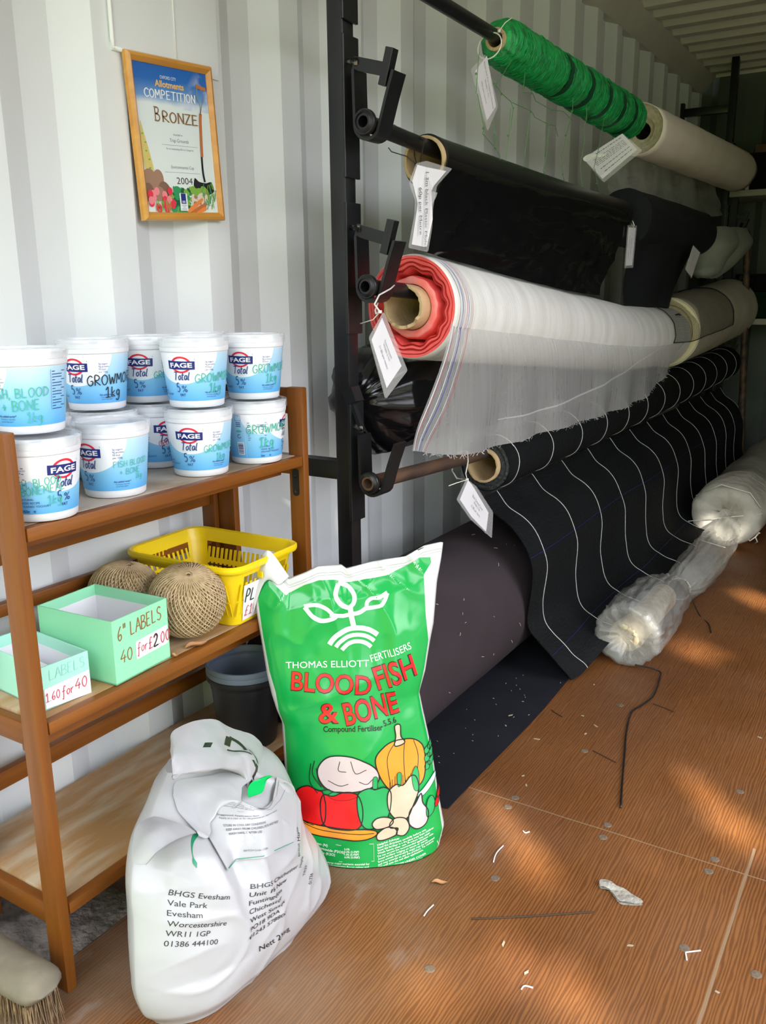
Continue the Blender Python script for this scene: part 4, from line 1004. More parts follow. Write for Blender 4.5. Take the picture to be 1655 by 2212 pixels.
def tub(xy, z, face, label, pen, writing, net_w='1kg', group=None):
    """face: heading (degrees, from -y towards +x) of the label centre line"""
    global tub_body_o, tub_lid_o
    t = thing('yoghurt_tub', label, 'tub', (xy[0], xy[1], z), math.radians(face), group or 'reused yoghurt tubs on the top shelf')
    if tub_body_o is None:
        tub_body_o = tub_body().build('tub_body', T_white, t, 40); tub_lid_o = tub_lid().build('lid', T_lid, t, 40)
    else:
        for s in (tub_body_o, tub_lid_o): c_ = s.copy(); COL.objects.link(c_); c_.parent = t
    mb, nr, nc = label_mesh(); prints(mb, {'g': 6, 'k': 7, 'r': 8}[pen], writing, net_w)
    o = mb.build('printed_label', [T_label, T_navy, T_red, T_wprint, T_text, T_text, T_green, T_blackpen, T_redpen], t, 180)
    uv = o.data.uv_layers.new(name='UVMap'); nv = nr*nc
    for p in o.data.polygons:
        for li in p.loop_indices:
            vi = o.data.loops[li].vertex_index
            if vi < nv: i, j = divmod(vi, nc); uv.data[li].uv = (j/(nc-1), i/(nr-1))
    return t
GM = [('GROWMORE', .0105, .0455, .0125, .05), ('1kg', .034, .0300, .0125, .05)]
FB = [('FISH BLOOD', .027, .0515, .0098, .06), ('+ BONE', .036, .0385, .0098, .06), ('1kg', .064, .0300, .0085, .02)]
FBx = [('FISH, BLOOD', -.012, .054, .0155, .03), ('+ BONE', .006, .0355, .0155, .03), ('1kg', .034, .0180, .0150, .0)]
Z1, Z2 = TOPZ['top']+.001, TOPZ['top']+.1255
tub((.254, .808), Z1, 104, 'bottom tub at the near end by the left upright, reading BONEMEAL', 'g', [('FISH, BLOOD', -.093, .0510, .0112, .10), ('BONEMEAL', -.078, .0405, .0115, .10), ('1kg', -.042, .0265, .013, .06)], '950g')
tub((.229, .970), Z1, 20, 'front bottom tub marked FISH BLOOD + BONE in green, bare lid with nothing on it', 'g', FB)
tub((.236, 1.169), Z1, 39, 'front bottom tub with pale green pen writing, in the middle two-high stack', 'g', GM)
tub((.247, 1.316), Z1, 134, 'bottom tub nearest the right upright, turned to show its barcode side', 'g', [('GROWMORE', -.109, .060, .0165, .05), ('1kg', -.086, .034, .019, .04)])
tub((.084, .930), Z1, 90, 'back bottom tub mostly hidden behind the near-end stack', 'g', FBx)
tub((.106, 1.058), Z1, 75, 'back bottom tub under the black-lettered tub, almost hidden', 'g', FBx)
tub((.105, 1.188), Z1, 82, 'back bottom tub written on in red pen', 'r', [('GROWMORE', -.032, .0440, .0095, .10)])
tub((.100, 1.328), Z1, 30, 'back bottom tub hidden behind the two right-hand stacks', 'g', GM)
tub((.222, .824), Z2, -22, 'upper tub at the near end by the left upright, reading SH, BLOOD + BONE', 'g', [('FISH, BLOOD', .016, .0525, .0135, .04), ('+ BONE', .034, .0345, .0150, .04), ('1kg', .069, .0185, .0145, .0)])
tub((.093, 1.062), Z2, 28, 'stained upper tub written on in thick black pen', 'k', [('GROWMORE', .0065, .0435, .0175, .05), ('1kg', .036, .0225, .018, .05)])
tub((.090, 1.190), Z2, 47, 'upper back tub just right of the black-lettered tub', 'g', GM)
tub((.228, 1.177), Z2, 33, 'upper front tub with pale green pen writing, on the middle stack', 'g', [('GROWMORE', .0085, .0445, .0155, .05), ('1kg', .034, .0265, .0165, .05)])
tub((.240, 1.325), Z2, 30, 'upper tub nearest the right-hand upright of the shelf', 'g', [('GROWMORE', .0085, .0505, .0155, .05), ('1kg', .034, .0325, .0165, .05)])
tub((.096, 1.327), Z2, 30, 'upper back tub of which only the clear lid shows', 'g', GM)

# ------------------------------------------------------------------ middle shelf: boxes, twine, basket
ZM = TOPZ['middle']
B_mint = mat('mint_card', (.30, .74, .46), .38, coat=.25); B_pale = mat('pale_mint_card', (.38, .76, .62), .42, coat=.2); B_in = mat('white_card_lining', (.78, .77, .80), .7)
B_brown = mat('brown_marker', (.33, .11, .025), .5); B_faint = mat('faded_green_marker', (.30, .62, .56), .6)
def open_box(name, label, cat, loc, rz, lx, ly, h, m, inside, group):
    """open card box, corner at its near front edge: x from -lx to 0, y 0..ly"""
    t = thing(name, label, cat, loc, rz, group); w = .0025
    mb = MB(); mb.box((-lx, 0, 0), (0, ly, w))
    for lo, hi in (((-lx, 0, 0), (0, w, h)), ((-lx, ly-w, 0), (0, ly, h)), ((-lx, w, 0), (-lx+w, ly-w, h)), ((-w, w, 0), (0, ly-w, h))): mb.box(lo, hi)
    mb.build('card_box', m, t)
    k = h-.020; mb = MB()
    for lo, hi in (((-lx+w, w, w), (-w, w+.0006, k)), ((-lx+w, ly-w-.0006, w), (-w, ly-w, k)), ((-lx+w, w, w), (-lx+w+.0006, ly-w, k)), ((-w-.0006, w, w), (-w, ly-w, k)), ((-lx+w, w, w), (-w, ly-w, w+.0006))): mb.box(lo, hi)
    mb.build('lining', inside, t)
    return t
b1 = open_box('card_box', 'tall mint green open card box marked 6" LABELS 40', 'box', (.290, .884, ZM+.0008), math.radians(3.5), .172, .130, .112, B_mint, B_in, 'open label boxes on the middle shelf')
fx = lambda o: (lambda x, y: Vector((.0006+o, x, y)))
mb = MB(); st = round_poly([Vector((.0006, .048, .028)), Vector((.0006, .126, .030)), Vector((.0006, .127, .064)), Vector((.0006, .049, .060))], .003)
slab(mb, st, Vector((1, 0, 0)), 0, .0004, 0)
put_hand(mb, fx(.0003), '6" LABELS', .010, .074, .024, 1, pen=.075, sx=.62, slant=.12, rot=.05)
put_hand(mb, fx(.0003), '40', .012, .034, .022, 1, pen=.075, sx=.8)
put_hand(mb, fx(.0012), 'for', .051, .038, .018, 2, pen=.075, sx=.8); put_hand(mb, fx(.0012), '\u00a32.00', .077, .036, .020, 2, pen=.09, sx=.72); put_hand(mb, fx(.0018), '2', .089, .036, .022, 3, pen=.11, sx=.72)
mb.build('handwritten_front', [M_paper, B_brown, T_redpen, T_blackpen], b1)
b2 = open_box('card_box', 'low pale mint open card box behind the left upright, marked LABELS', 'box', (.264, .764, ZM+.0008), math.radians(-5), .175, .084, .072, B_pale, B_in, 'open label boxes on the middle shelf')
mb = MB(); slab(mb, [Vector((.0006, .002, .003)), Vector((.0006, .083, -.0005)), Vector((.0006, .083, .040)), Vector((.0006, .002, .036))], Vector((1, 0, 0)), 0, .0005, 0)
put_hand(mb, fx(.0003), 'LABELS', .012, .047, .017, 1, pen=.07, sx=.75, slant=.1, rot=.03)
put_hand(mb, fx(.0012), '1.60', .002, .014, .014, 2, pen=.085, sx=.66); put_hand(mb, fx(.0012), 'for', .031, .013, .0165, 2, pen=.085, sx=.74); put_hand(mb, fx(.0012), '40', .054, .015, .018, 2, pen=.085, sx=.8)
mb.build('handwritten_front', [M_paper, B_faint, T_redpen], b2)
mb = MB(); rnd = random.Random(2)
M_tagpl = mat('white_plastic_strip', (.80, .80, .78), .35)
for i in range(9):
    M = b2.matrix_basis.copy(); M = Matrix.Translation(b2.location) @ Matrix.Rotation(b2.rotation_euler.z, 4, 'Z') @ Matrix.Translation((-.085+rnd.uniform(-.012, .012), .043+rnd.uniform(-.012, .012), .006+.0034*i)) @ Matrix.Rotation(rnd.uniform(-.14, .14), 4, 'Z')
    lb = MB(); lb.box((-.062, -.009, 0), (.062, .009, .0012), M=M)
    o = lb.build('plant_label', M_tagpl); tag(o, 'white plastic plant labels lying loose inside the low pale mint box', 'plant label', 'loose plant labels in the low box')
# twine balls
M_jute = mat('jute_twine', (.56, .42, .25), .85, col2=(.42, .30, .16), scale=60, bump=.3, bscale=400)
def twine_ball(loc, r, tilt, label, seed):
    t = thing('twine_ball', label, 'twine ball', loc, 0, 'balls of jute twine on the middle shelf'); mb = MB(); rnd = random.Random(seed)
    A = Matrix.Rotation(tilt[0], 3, 'X') @ Matrix.Rotation(tilt[1], 3, 'Y')
    def S_(lat, lon, k=1.0):
        q = r*k; f = .86+.14*math.cos(lat)**2
        return A @ Vector((q*math.cos(lat)*math.cos(lon), q*math.cos(lat)*math.sin(lon), q*f*1.02*math.sin(lat)))
    P = [[S_(-PI/2+PI*i/24, 2*PI*k/48, .925) for k in range(48)] for i in range(25)]; mb.grid(P, closeu=True)
    for layer, (amp, cnt) in enumerate(((1.42, 58), (1.46, 58), (1.44, 46), (1.47, 46))):
        for q in range(cnt):
            ph = 2*PI*q/cnt+.03*rnd.random(); sgn = 1 if layer % 2 == 0 else -1; pts = []
            for i in range(27):
                u = i/26; lat = -amp+2*amp*u; lon = ph+sgn*.72*math.sin((u-.5)*PI)+.05*rnd.uniform(-1, 1)*math.sin(u*PI*3)*.3
                pts.append(S_(lat, lon, .950+.018*layer+.006*rnd.random()))
            mb.tube(pts, .0013, 5, caps=False)
    for q in range(9):
        lat = 1.50-.030*q; mb.tube([S_(lat, 2*PI*i/30, .99) for i in range(30)], .0013, 5, closed=True)
    o = mb.build('wound_twine', M_jute, t, 180)
    fz = MB()
    for q in range(240):
        p = S_(math.asin(rnd.uniform(-1, 1)), rnd.random()*2*PI); d = (p.normalized()+Vector((rnd.uniform(-1, 1), rnd.uniform(-1, 1), rnd.uniform(-1, 1)))*.9).normalized(); fz.tube([p, p+d*rnd.uniform(.002, .006)], .00012, 3, caps=False)
    tag(fz.build('stray_fibres', M_jute, t), kind='stuff')
    return t
twine_ball((.240, 1.106, ZM+.073), .0715, (.25, .35), 'front ball of jute twine, beside the tall mint box', 4)
twine_ball((.106, 1.075, ZM+.070), .0690, (-.1, .2), 'rear ball of jute twine, partly behind tall mint box and front ball', 9)
# yellow basket
M_yel = mat('yellow_plastic', (.86, .62, .008), .32)
bk = thing('plastic_basket', 'yellow slotted plastic basket with PL tag at the right of the middle shelf', 'basket', (.172, 1.255, ZM+.001), math.radians(2))
def rrect(hx, hy, r, n=7):
    out = []
    for cx_, cy_, a0 in ((hx-r, hy-r, 0), (-hx+r, hy-r, PI/2), (-hx+r, -hy+r, PI), (hx-r, -hy+r, 1.5*PI)):
        for k in range(n): a = a0+PI/2*k/(n-1); out.append((cx_+r*math.cos(a), cy_+r*math.sin(a)))
    return out
HX0, HY0, HX1, HY1, BH = .110, .076, .138, .104, .110
mb = MB()
def loop_(f, z, ins=0.0): return [Vector((a, b, z)) for a, b in rrect(HX0+(HX1-HX0)*f-ins, HY0+(HY1-HY0)*f-ins, .022+.010*f-ins*.5)]
KZ = .110/.128
lv = [0, .04, .18, .22]; 
mb.grid([loop_(0, 0, .02), loop_(0, .0), loop_(.03, .004), loop_(.16, .021)], closeu=True)
mb.add(loop_(0, .003, .002), [tuple(range(28))])
mb.grid([loop_(.80, .103), loop_(.92, .118), loop_(1, .122, -.002), loop_(1, .125, -.0075), loop_(1, .122, -.009), loop_(1, .1175, -.0075)], closeu=True)
mb.grid([loop_(1, .122, -.009), loop_(1, .128, -.009), loop_(1, .1305, -.006), loop_(1, .1285, .0), loop_(.9, .115, .0022), loop_(.80, .103, .0022), loop_(.80, .103, 0)], closeu=True)
mb.grid([loop_(.44, .0585), loop_(.52, .069)], closeu=True); mb.grid([loop_(.16, .021), loop_(.22, .029)], closeu=True)
def slat(side, u0, u1, f0, f1):
    """upright slat on a straight side between two levels"""
    pts = []
    for f in (f0, f1):
        z = f*.1285*KZ; hx, hy = HX0+(HX1-HX0)*f, HY0+(HY1-HY0)*f
        for u in (u0, u1):
            if side in 'ns': pts.append(Vector((u, hy if side == 'n' else -hy, z)))
            else: pts.append(Vector((hx if side == 'e' else -hx, u, z)))
    n = {'n': Vector((0, 1, 0)), 's': Vector((0, -1, 0)), 'e': Vector((1, 0, 0)), 'w': Vector((-1, 0, 0))}[side]*.0018
    a, b, c_, d = pts; mb.add([a, b, d, c_, a-n, b-n, d-n, c_-n], [(0, 1, 2, 3), (7, 6, 5, 4), (0, 4, 5, 1), (1, 5, 6, 2), (2, 6, 7, 3), (3, 7, 4, 0)])
for f0, f1 in ((.20, .46), (.50, .82)):
    for k in range(19):
        u = -.108+.216*k/18
        for s_ in 'ns': slat(s_, u-.0030, u+.0030, f0, f1)
    for k in range(12):
        u = -.074+.148*k/11
        for s_ in 'ew': slat(s_, u-.0030, u+.0030, f0, f1)
# closed rounded corners
for q in range(4):
    r0 = [i+q*7 for i in range(7)]
    Q = []
    for f in (.16, .5, .85):
        L_ = loop_(f, f*.1285); Q.append([L_[i] for i in r0])
    mb.grid(Q)
for q in range(6):                                   # grip ribs under the rim
    mb.box((-.146, -.03+.011*q, .092), (-.134, -.026+.011*q, .104)); mb.box((.134, -.03+.011*q, .092), (.146, -.026+.011*q, .104))
mb.build('basket_body', M_yel, bk, 40)
mb = MB(); cp = [(-.070, .086), (.034, .086), (.030, .012), (-.056, .006)]
def fcard(x, y): f = y/.110; return Vector((HX0+(HX1-HX0)*f+.004+.003*math.sin(x*30), x, y))
mb.grid([[fcard(cp[3][0]+(cp[2][0]-cp[3][0])*k/8, .006+.004*k/8) for k in range(9)], [fcard(-.063+.095*k/8, .048) for k in range(9)], [fcard(cp[0][0]+(cp[1][0]-cp[0][0])*k/8, .086) for k in range(9)]])
f2 = lambda x, y: fcard(x, y)+Vector((.0012, 0, 0))
put_hand(mb, f2, 'PL', -.060, .047, .027, 1, pen=.10, sx=.7); put_hand(mb, f2, '\u00a31-', -.054, .016, .021, 2, pen=.08, sx=.7)
mb.build('paper_sign', [M_paper, T_blackpen, T_redpen], bk, 180)
# ------------------------------------------------------------------ bottom shelf: nested pots
M_pot = mat('black_pot_plastic', (.010, .012, .015), .42, col2=(.035, .037, .04), scale=7, detail=7, ramp=(.5, .8), bump=.05, bscale=40)
M_potg = mat('grey_pot_plastic', (.15, .19, .25), .42)
ZB = TOPZ['bottom']
def pot(z, m, label, inner=False):
    t = thing('plant_pot', label, 'plant pot', (.196, 1.305, z), 0, 'nested plant pots on the bottom shelf'); mb = MB()
    mb.lathe([(0, .004), (.055, .004), (.058, 0), (.061, 0), (.063, .004), (.0735, .130), (.0752, .131), (.0760, .146), (.0792, .147), (.0825, .1495), (.0832, .154), (.0828, .160), (.0805, .161), (.0785, .158), (.0775, .147), (.0755, .140), (.0725, .129), (.0608, .008), (0, .008)], 64)
    mb.build('pot_wall', m, t, 40); return t
pot(ZB+.001, M_pot, 'outermost black plant pot, lowest of the nested stack')
pot(ZB+.0130, M_potg, 'middle grey rim in the nested pots, just above the black pot')
pot(ZB+.0245, M_potg, 'innermost blue-grey plant pot, topmost of the nested stack')
# dry leaf under the front twine ball
M_leaf = mat('dry_leaf', (.50, .26, .11), .8, col2=(.36, .17, .07), scale=40)
def dry_leaf(loc, L, w, rz, label, curl=.25):
    P = []
    for i in range(9):
        t = i/8; ww = w*math.sin(PI*min(1, t*.92+.06))**.8; P.append([Vector((L*(t-.5), ww*s_, .0015+curl*ww*s_*s_*2+.002*math.sin(t*7))) for s_ in (-1, -.5, 0, .5, 1)])
    mb = MB(); mb.grid(P); mb.grid([[p+Vector((0, 0, .0006)) for p in r] for r in P], flip=True)
    o = mb.build('dry_leaf', M_leaf, smooth=180); o.location = loc; o.rotation_euler = (0, 0, rz); return tag(o, label, 'leaf', 'scattered dry leaves')
dry_leaf((.287, 1.075, ZM+.001), .042, .009, 1.2, 'curled brown leaf at the foot of the front twine ball')
dry_leaf((.286, 1.020, ZM+.001), .014, .004, .4, 'tiny brown leaf scrap at the corner of the tall mint box')
WS_FLAP = [[(0.41, 0.8752, 0.3968), (0.39, 0.9071, 0.4137), (0.385, 0.9954, 0.3907), (0.39, 1.0486, 0.3516), (0.395, 1.0907, 0.3216), (0.4, 1.1259, 0.2716), (0.41, 1.1227, 0.2527)], [(0.45, 0.8422, 0.4102), (0.44, 0.8677, 0.4141), (0.43, 0.9463, 0.386), (0.43, 1.0029, 0.351), (0.43, 1.0456, 0.325), (0.43, 1.0797, 0.283), (0.43, 1.0841, 0.258)], [(0.465, 0.8302, 0.3944), (0.46, 0.8671, 0.3959), (0.455, 0.9252, 0.3779), (0.455, 0.978, 0.3519), (0.455, 1.0201, 0.3311), (0.455, 1.0418, 0.2874), (0.45, 1.054, 0.2629)], [(0.47, 0.825, 0.3934), (0.47, 0.8646, 0.3811), (0.47, 0.9174, 0.3615), (0.465, 0.9654, 0.336), (0.465, 1.0054, 0.3167), (0.465, 1.0166, 0.2899), (0.465, 1.0263, 0.2656)], [(0.445, 0.8487, 0.3723), (0.445, 0.8888, 0.3599), (0.445, 0.9431, 0.3398), (0.45, 0.9876, 0.3084), (0.47, 0.9886, 0.2927), (0.475, 0.9943, 0.2751), (0.475, 1.0079, 0.2568)]]
WS_TUCK = [[(0.42, 0.7813, 0.2952), (0.405, 0.8043, 0.301), (0.4, 0.8382, 0.2975), (0.415, 0.8463, 0.2967)], [(0.45, 0.7526, 0.2849), (0.455, 0.7752, 0.3066), (0.45, 0.8149, 0.3106), (0.445, 0.8515, 0.2939)], [(0.475, 0.7544, 0.2885), (0.485, 0.7716, 0.3053), (0.48, 0.8164, 0.2982), (0.465, 0.8726, 0.2695)]]
WS5 = (.018, -.022)
WSQ1 = [(-0.839, 0.2205), (-0.423, 0.1916), (-0.899, 0.1413), (-0.548, 0.1231)]
WSQ2 = [(-0.213, 0.1862), (0.388, 0.1541), (-0.353, 0.107), (0.123, 0.1017)]
WSQ3 = [(-0.268, 0.091), (0.043, 0.0771), (-0.278, 0.0717), (0.068, 0.0557)]
WSQ4 = [(0.383, 0.1659), (0.478, 0.2044), (0.448, 0.1595), (0.563, 0.1959)]
WSQ5 = [(0.358, 0.1477), (0.438, 0.1584), (0.418, 0.1402), (0.508, 0.1488)]
WS_LSZ = [[(-0.448, 0.2215), (-0.298, 0.2205), (-0.113, 0.2162), (0.098, 0.2076), (0.363, 0.1937)], [(-0.508, 0.2472), (-0.283, 0.2429), (-0.063, 0.2344), (0.178, 0.2237), (0.473, 0.2033)], [(-0.578, 0.2751), (-0.343, 0.2697), (-0.028, 0.2569), (0.283, 0.2472), (0.653, 0.2237)], [(-0.543, 0.29), (-0.333, 0.2836), (0.008, 0.2654), (0.398, 0.2579), (0.769, 0.2376)], [(-0.483, 0.2997), (-0.308, 0.2932), (-0.018, 0.2686), (0.198, 0.2643), (0.528, 0.2783)]]
WS_GSZ = [[(0.303, 0.2997), (0.448, 0.2932), (0.473, 0.2879)], [(0.078, 0.2986), (0.213, 0.2932), (0.333, 0.2932)], [(-0.128, 0.29), (0.098, 0.289), (0.243, 0.2911)], [(-0.118, 0.2879), (0.083, 0.2868), (0.218, 0.29)]]
WS_NSZ = [[(-0.944, 0.3018), (-0.889, 0.3104), (-0.583, 0.3136), (-0.048, 0.3093), (0.183, 0.2986)], [(-0.879, 0.29), (-0.764, 0.2986), (-0.563, 0.3029), (-0.273, 0.3018), (-0.018, 0.2954)], [(-0.799, 0.2793), (-0.694, 0.2804), (-0.593, 0.2847), (-0.418, 0.29), (-0.153, 0.289)], [(-0.719, 0.2676), (-0.653, 0.2643), (-0.583, 0.2654), (-0.503, 0.274), (-0.313, 0.2815)]]
# ------------------------------------------------------------------ green fertiliser sack
S_green = mat('green_sack_film', (.003, .34, .06), .24, bump=.10, bscale=14, coat=.25); S_white = mat('white_sack_film', (.60, .61, .60), .30, bump=.10, bscale=14)
S_red = mat('red_lettering', (.80, .010, .012), .28); S_blk = mat('black_outline', (.01, .012, .01), .35); S_wp = mat('white_lettering', (.82, .84, .82), .3)
S_or = mat('orange_drawing', (.78, .29, .025), .3); S_cr = mat('cream_drawing', (.62, .48, .34), .3); S_pk = mat('pale_pink_drawing', (.60, .50, .48), .3); S_gd = mat('leaf_green_drawing', (.02, .36, .10), .3); S_ice = mat('pale_green_drawing', (.55, .78, .68), .3)
ang = math.radians(36); BU = Vector((math.cos(ang), math.sin(ang), 0)); BN = Vector((math.sin(ang), -math.cos(ang), 0)); lean = math.radians(8)
BV = -math.sin(lean)*BN+math.cos(lean)*Vector((0, 0, 1)); BO = Vector((.545, 1.272, 0))-BN*.045; BP = BU.cross(BV)
if BP.dot(BN) < 0: BP = -BP
Lv = [(-.045, -.135), (.008, -.148), (.058, -.165), (.14, -.175), (.205, -.178), (.273, -.180), (.299, -.190), (.332, -.199), (.374, -.207), (.416, -.212), (.477, -.220), (.534, -.226), (.572, -.220), (.605, -.208), (.64, -.195)]
Rv = [(-.045, .125), (.005, .136), (.041, .146), (.108, .135), (.191, .124), (.24, .115), (.29, .105), (.323, .099), (.368, .112), (.426, .122), (.464, .130), (.548, .138), (.595, .147), (.624, .151), (.66, .152)]
Tu = [(-.23, .600), (-.208, .607), (-.196, .619), (-.180, .600), (-.157, .564), (-.126, .575), (-.1, .587), (-.078, .588), (-.053, .589), (-.043, .581), (-.021, .586), (.004, .592), (.036, .597), (.075, .601), (.097, .613), (.114, .622), (.146, .628), (.17, .622)]
def lerp_tab(T, x):
    if x <= T[0][0]: return T[0][1]
    for (a, p), (b, q) in zip(T, T[1:]):
        if x <= b: return p+(q-p)*(x-a)/(b-a)
    return T[-1][1]
GX, GY = 120, 190
def sack_uv(s, t):
    u = -.2+.4*s
    for _ in range(6):
        vt = lerp_tab(Tu, u); v = -.022+(vt+.022)*t; u = lerp_tab(Lv, v)+(lerp_tab(Rv, v)-lerp_tab(Lv, v))*s
    return u, v
def sack_point(s, t, side):
    u, v = sack_uv(s, t); e_ = (4*s*(1-s)); full = max(0, 1-t)**.35
    depth = (.068*full*(1-.35*max(0, (t-.40)/.6)))*e_**.48
    if t > .90: depth *= max(.06, (1-t)/.10*.9+.06)
    wr = 0
    f = min(1, e_*2.2)
    # long tension folds off the waist and the top corners
    wr += .0060*f*max(0, ridge((u*6-v*7, v*3.2, 1)))**2*(.3+t)*(1 if side > 0 else .4)
    wr += .0050*f*fbm((u*9, v*6, 2.2), 3)
    wr += .007*f*math.exp(-((v-.300-.10*abs(u+.02))/.022)**2)*-1*(abs(u+.03)*7)**1.2
    wr += .010*math.exp(-((s-.80+.15*(t-.6))/.05)**2)*max(0, min(1, (t-.35)*4))*max(0, min(1, (.93-t)*6))
    wr += .006*f*max(0, ridge((u*14+v*4, v*9, 5)))**3*max(0, t-.62)*2.5
    if side < 0: return BO+BU*u+BV*v-BP*(depth*.75+wr*.4)
    p = BO+BU*u+BV*v+BP*(depth+wr)
    return p
front = [[sack_point(j/(GX-1), i/(GY-1), 1) for j in range(GX)] for i in range(GY)]
back = [[sack_point(j/(GX-1), i/(GY-1), -1) for j in range(GX)] for i in range(GY)]
for r in front[:14]+back[:14]:
    for p in r: p.z = max(p.z, .0015)
gs = thing('fertiliser_sack', 'full green and white fertiliser sack lettered BLOOD FISH & BONE, standing on the floor', 'sack', (BO.x, BO.y, 0))
mb = MB(); mb.grid(front); mb.grid(back, flip=True)
for i in range(GY-1):
    for r, fl_ in ((0, 0), (GX-1, 1)):
        q = [front[i][r], front[i+1][r], back[i+1][r], back[i][r]]; mb.add(q, [(0, 1, 2, 3)] if not fl_ else [(3, 2, 1, 0)])
for j in range(GX-1):
    mb.add([front[0][j], front[0][j+1], back[0][j+1], back[0][j]], [(3, 2, 1, 0)]); mb.add([front[-1][j], front[-1][j+1], back[-1][j+1], back[-1][j]], [(0, 1, 2, 3)])
fix(mb.build('sack_film', S_white, smooth=180, weld=.0002), gs)
fl_sign = 1 if grid_normals(front)[80][60].dot(BN) > 0 else -1
SS = Surf(front, fl_sign)
# seal line along the top and the folded near corner
mb = MB()
for t in (.972, .980): mb.tube([SS.at(k/80, t, .0006) for k in range(81)], .0007, 4)
fix(mb.build('heat_seal', S_white, smooth=180), gs)
def P_(u, v): return BO+BU*u+BV*v
mb = MB(); cn = [[P_(-.228, .50)+BP*.004, P_(-.212, .545)+BP*.012, P_(-.196, .575)+BP*.012], [P_(-.224, .57)+BP*.006, P_(-.200, .585)+BP*.020, P_(-.178, .556)+BP*.018], [P_(-.212, .605)+BP*.004, P_(-.192, .621)+BP*.010, P_(-.156, .570)+BP*.012]]
Pc = patch(cn, 14, 14); mb.grid(Pc); mb.grid([[p-BP*.0015 for p in r] for r in Pc], flip=True); fix(mb.build('folded_corner', S_white, smooth=180), gs)
def st_of(u, v):
    vt = lerp_tab(Tu, u); t = (v+.022)/(vt+.022); L_ = lerp_tab(Lv, v); R_ = lerp_tab(Rv, v); return (u-L_)/(R_-L_), t
def FB_(off):
    def f(u, v, o=0.0): s, t = st_of(u, v); return SS.at(s, t, off+o)
    return f
# green printed field
Lm = [(-.022, -.132), (.05, -.160), (.14, -.170), (.27, -.174), (.302, -.184), (.341, -.189), (.383, -.200), (.457, -.211), (.521, -.218), (.55, -.216), (.60, -.200)]
Rm = [(-.022, .122), (.04, .139), (.108, .130), (.191, .120), (.24, .111), (.29, .101), (.323, .096), (.377, .108), (.432, .117), (.484, .112), (.564, .110), (.587, .126), (.62, .123)]
Tm = [(-.23, .56), (-.205, .578), (-.185, .555), (-.163, .534), (-.126, .553), (-.097, .562), (-.066, .561), (-.041, .555), (-.009, .560), (.036, .566), (.081, .585), (.105, .598), (.13, .598)]
f0 = FB_(.0005); mb = MB(); P = []
for i in range(170):
    row = []
    for j in range(110):
        s = j/109; t = i/169; u = -.2+.3*s
        for _ in range(6):
            vt = lerp_tab(Tm, u); v = -.020+(vt+.020)*t; u = lerp_tab(Lm, v)+(lerp_tab(Rm, v)-lerp_tab(Lm, v))*s
        row.append(f0(u, v))
    P.append(row)
mb.grid(P)
G1, RD, BK, WH, OR_, CR_, PK, GD, IC = range(9)
fw_ = FB_(.0010)
def F1(a, b, o=0.0): return fw_(a, b, o)
# leaf emblem
def leaf_line(pts, w, n=26): ribbon(mb, F1, pts, w, WH, n)
leaf_line([(-.036, .505), (-.056, .515), (-.066, .532), (-.060, .553)], [.009]*26); leaf_line([(-.060, .556), (-.042, .548), (-.030, .532), (-.031, .517), (-.040, .507)], .0085)
leaf_line([(-.128, .512), (-.105, .515), (-.085, .507), (-.073, .497)], .0075); leaf_line([(-.127, .511), (-.112, .493), (-.094, .484), (-.074, .487), (-.064, .494)], .0085)
leaf_line([(-.078, .496), (-.055, .492), (-.038, .494), (-.02, .497), (-.004, .507)], .008)
leaf_line([(-.006, .506), (-.004, .517), (.006, .524), (.020, .525), (.036, .533)], .0075); leaf_line([(-.008, .504), (.010, .506), (.022, .509), (.030, .518), (.036, .532)], .0075)
leaf_line([(-.038, .508), (-.036, .49), (-.031, .466)], .010)
for r, a0, a1, w in ((.063, 50, 150, .0105), (.0495, 47, 148, .0085), (.0365, 42, 146, .0085)):
    leaf_line([(-.026+r*math.cos(math.radians(a)), .404+r*math.sin(math.radians(a))) for a in [a0+(a1-a0)*k/12 for k in range(13)]], w*.92, 40)
put_text(mb, F1, 'THOMAS ELLIOTT', -.167, .3905, .0185, WH, bold=.0, maxlen=.008, width=.163, rot=-.0)
put_text(mb, F1, 'FERTILISERS', .0015, .3985, .0205, WH, bold=.0, maxlen=.008, width=.083, rot=.27)
def outlined(txt, x, y, size, rot, width):
    put_text(mb, lambda a, b: F1(a, b, .0002), txt, x, y, size, BK, bold=.036, maxlen=.008, width=width, rot=rot)
    put_text(mb, lambda a, b: F1(a, b, .0006), txt, x+.0012, y+.0008, size*.985, RD, bold=.012, maxlen=.008, width=width*.985, rot=rot)
outlined('BLOOD', -.159, .3475, .0520, -.075, .158); outlined('FISH', .0125, .3440, .0640, .285, .083)
outlined('&', -.106, .2830, .0560, .0, .040); outlined('BONE', -.052, .2775, .0620, .20, .108)
put_text(mb, F1, 'Compound Fertiliser', -.097, .2655, .0160, BK, bold=.02, maxlen=.008, width=.117, rot=-.0); put_text(mb, F1, '5.5.6', .0225, .2720, .0160, BK, bold=.02, maxlen=.008, width=.026, rot=.26)
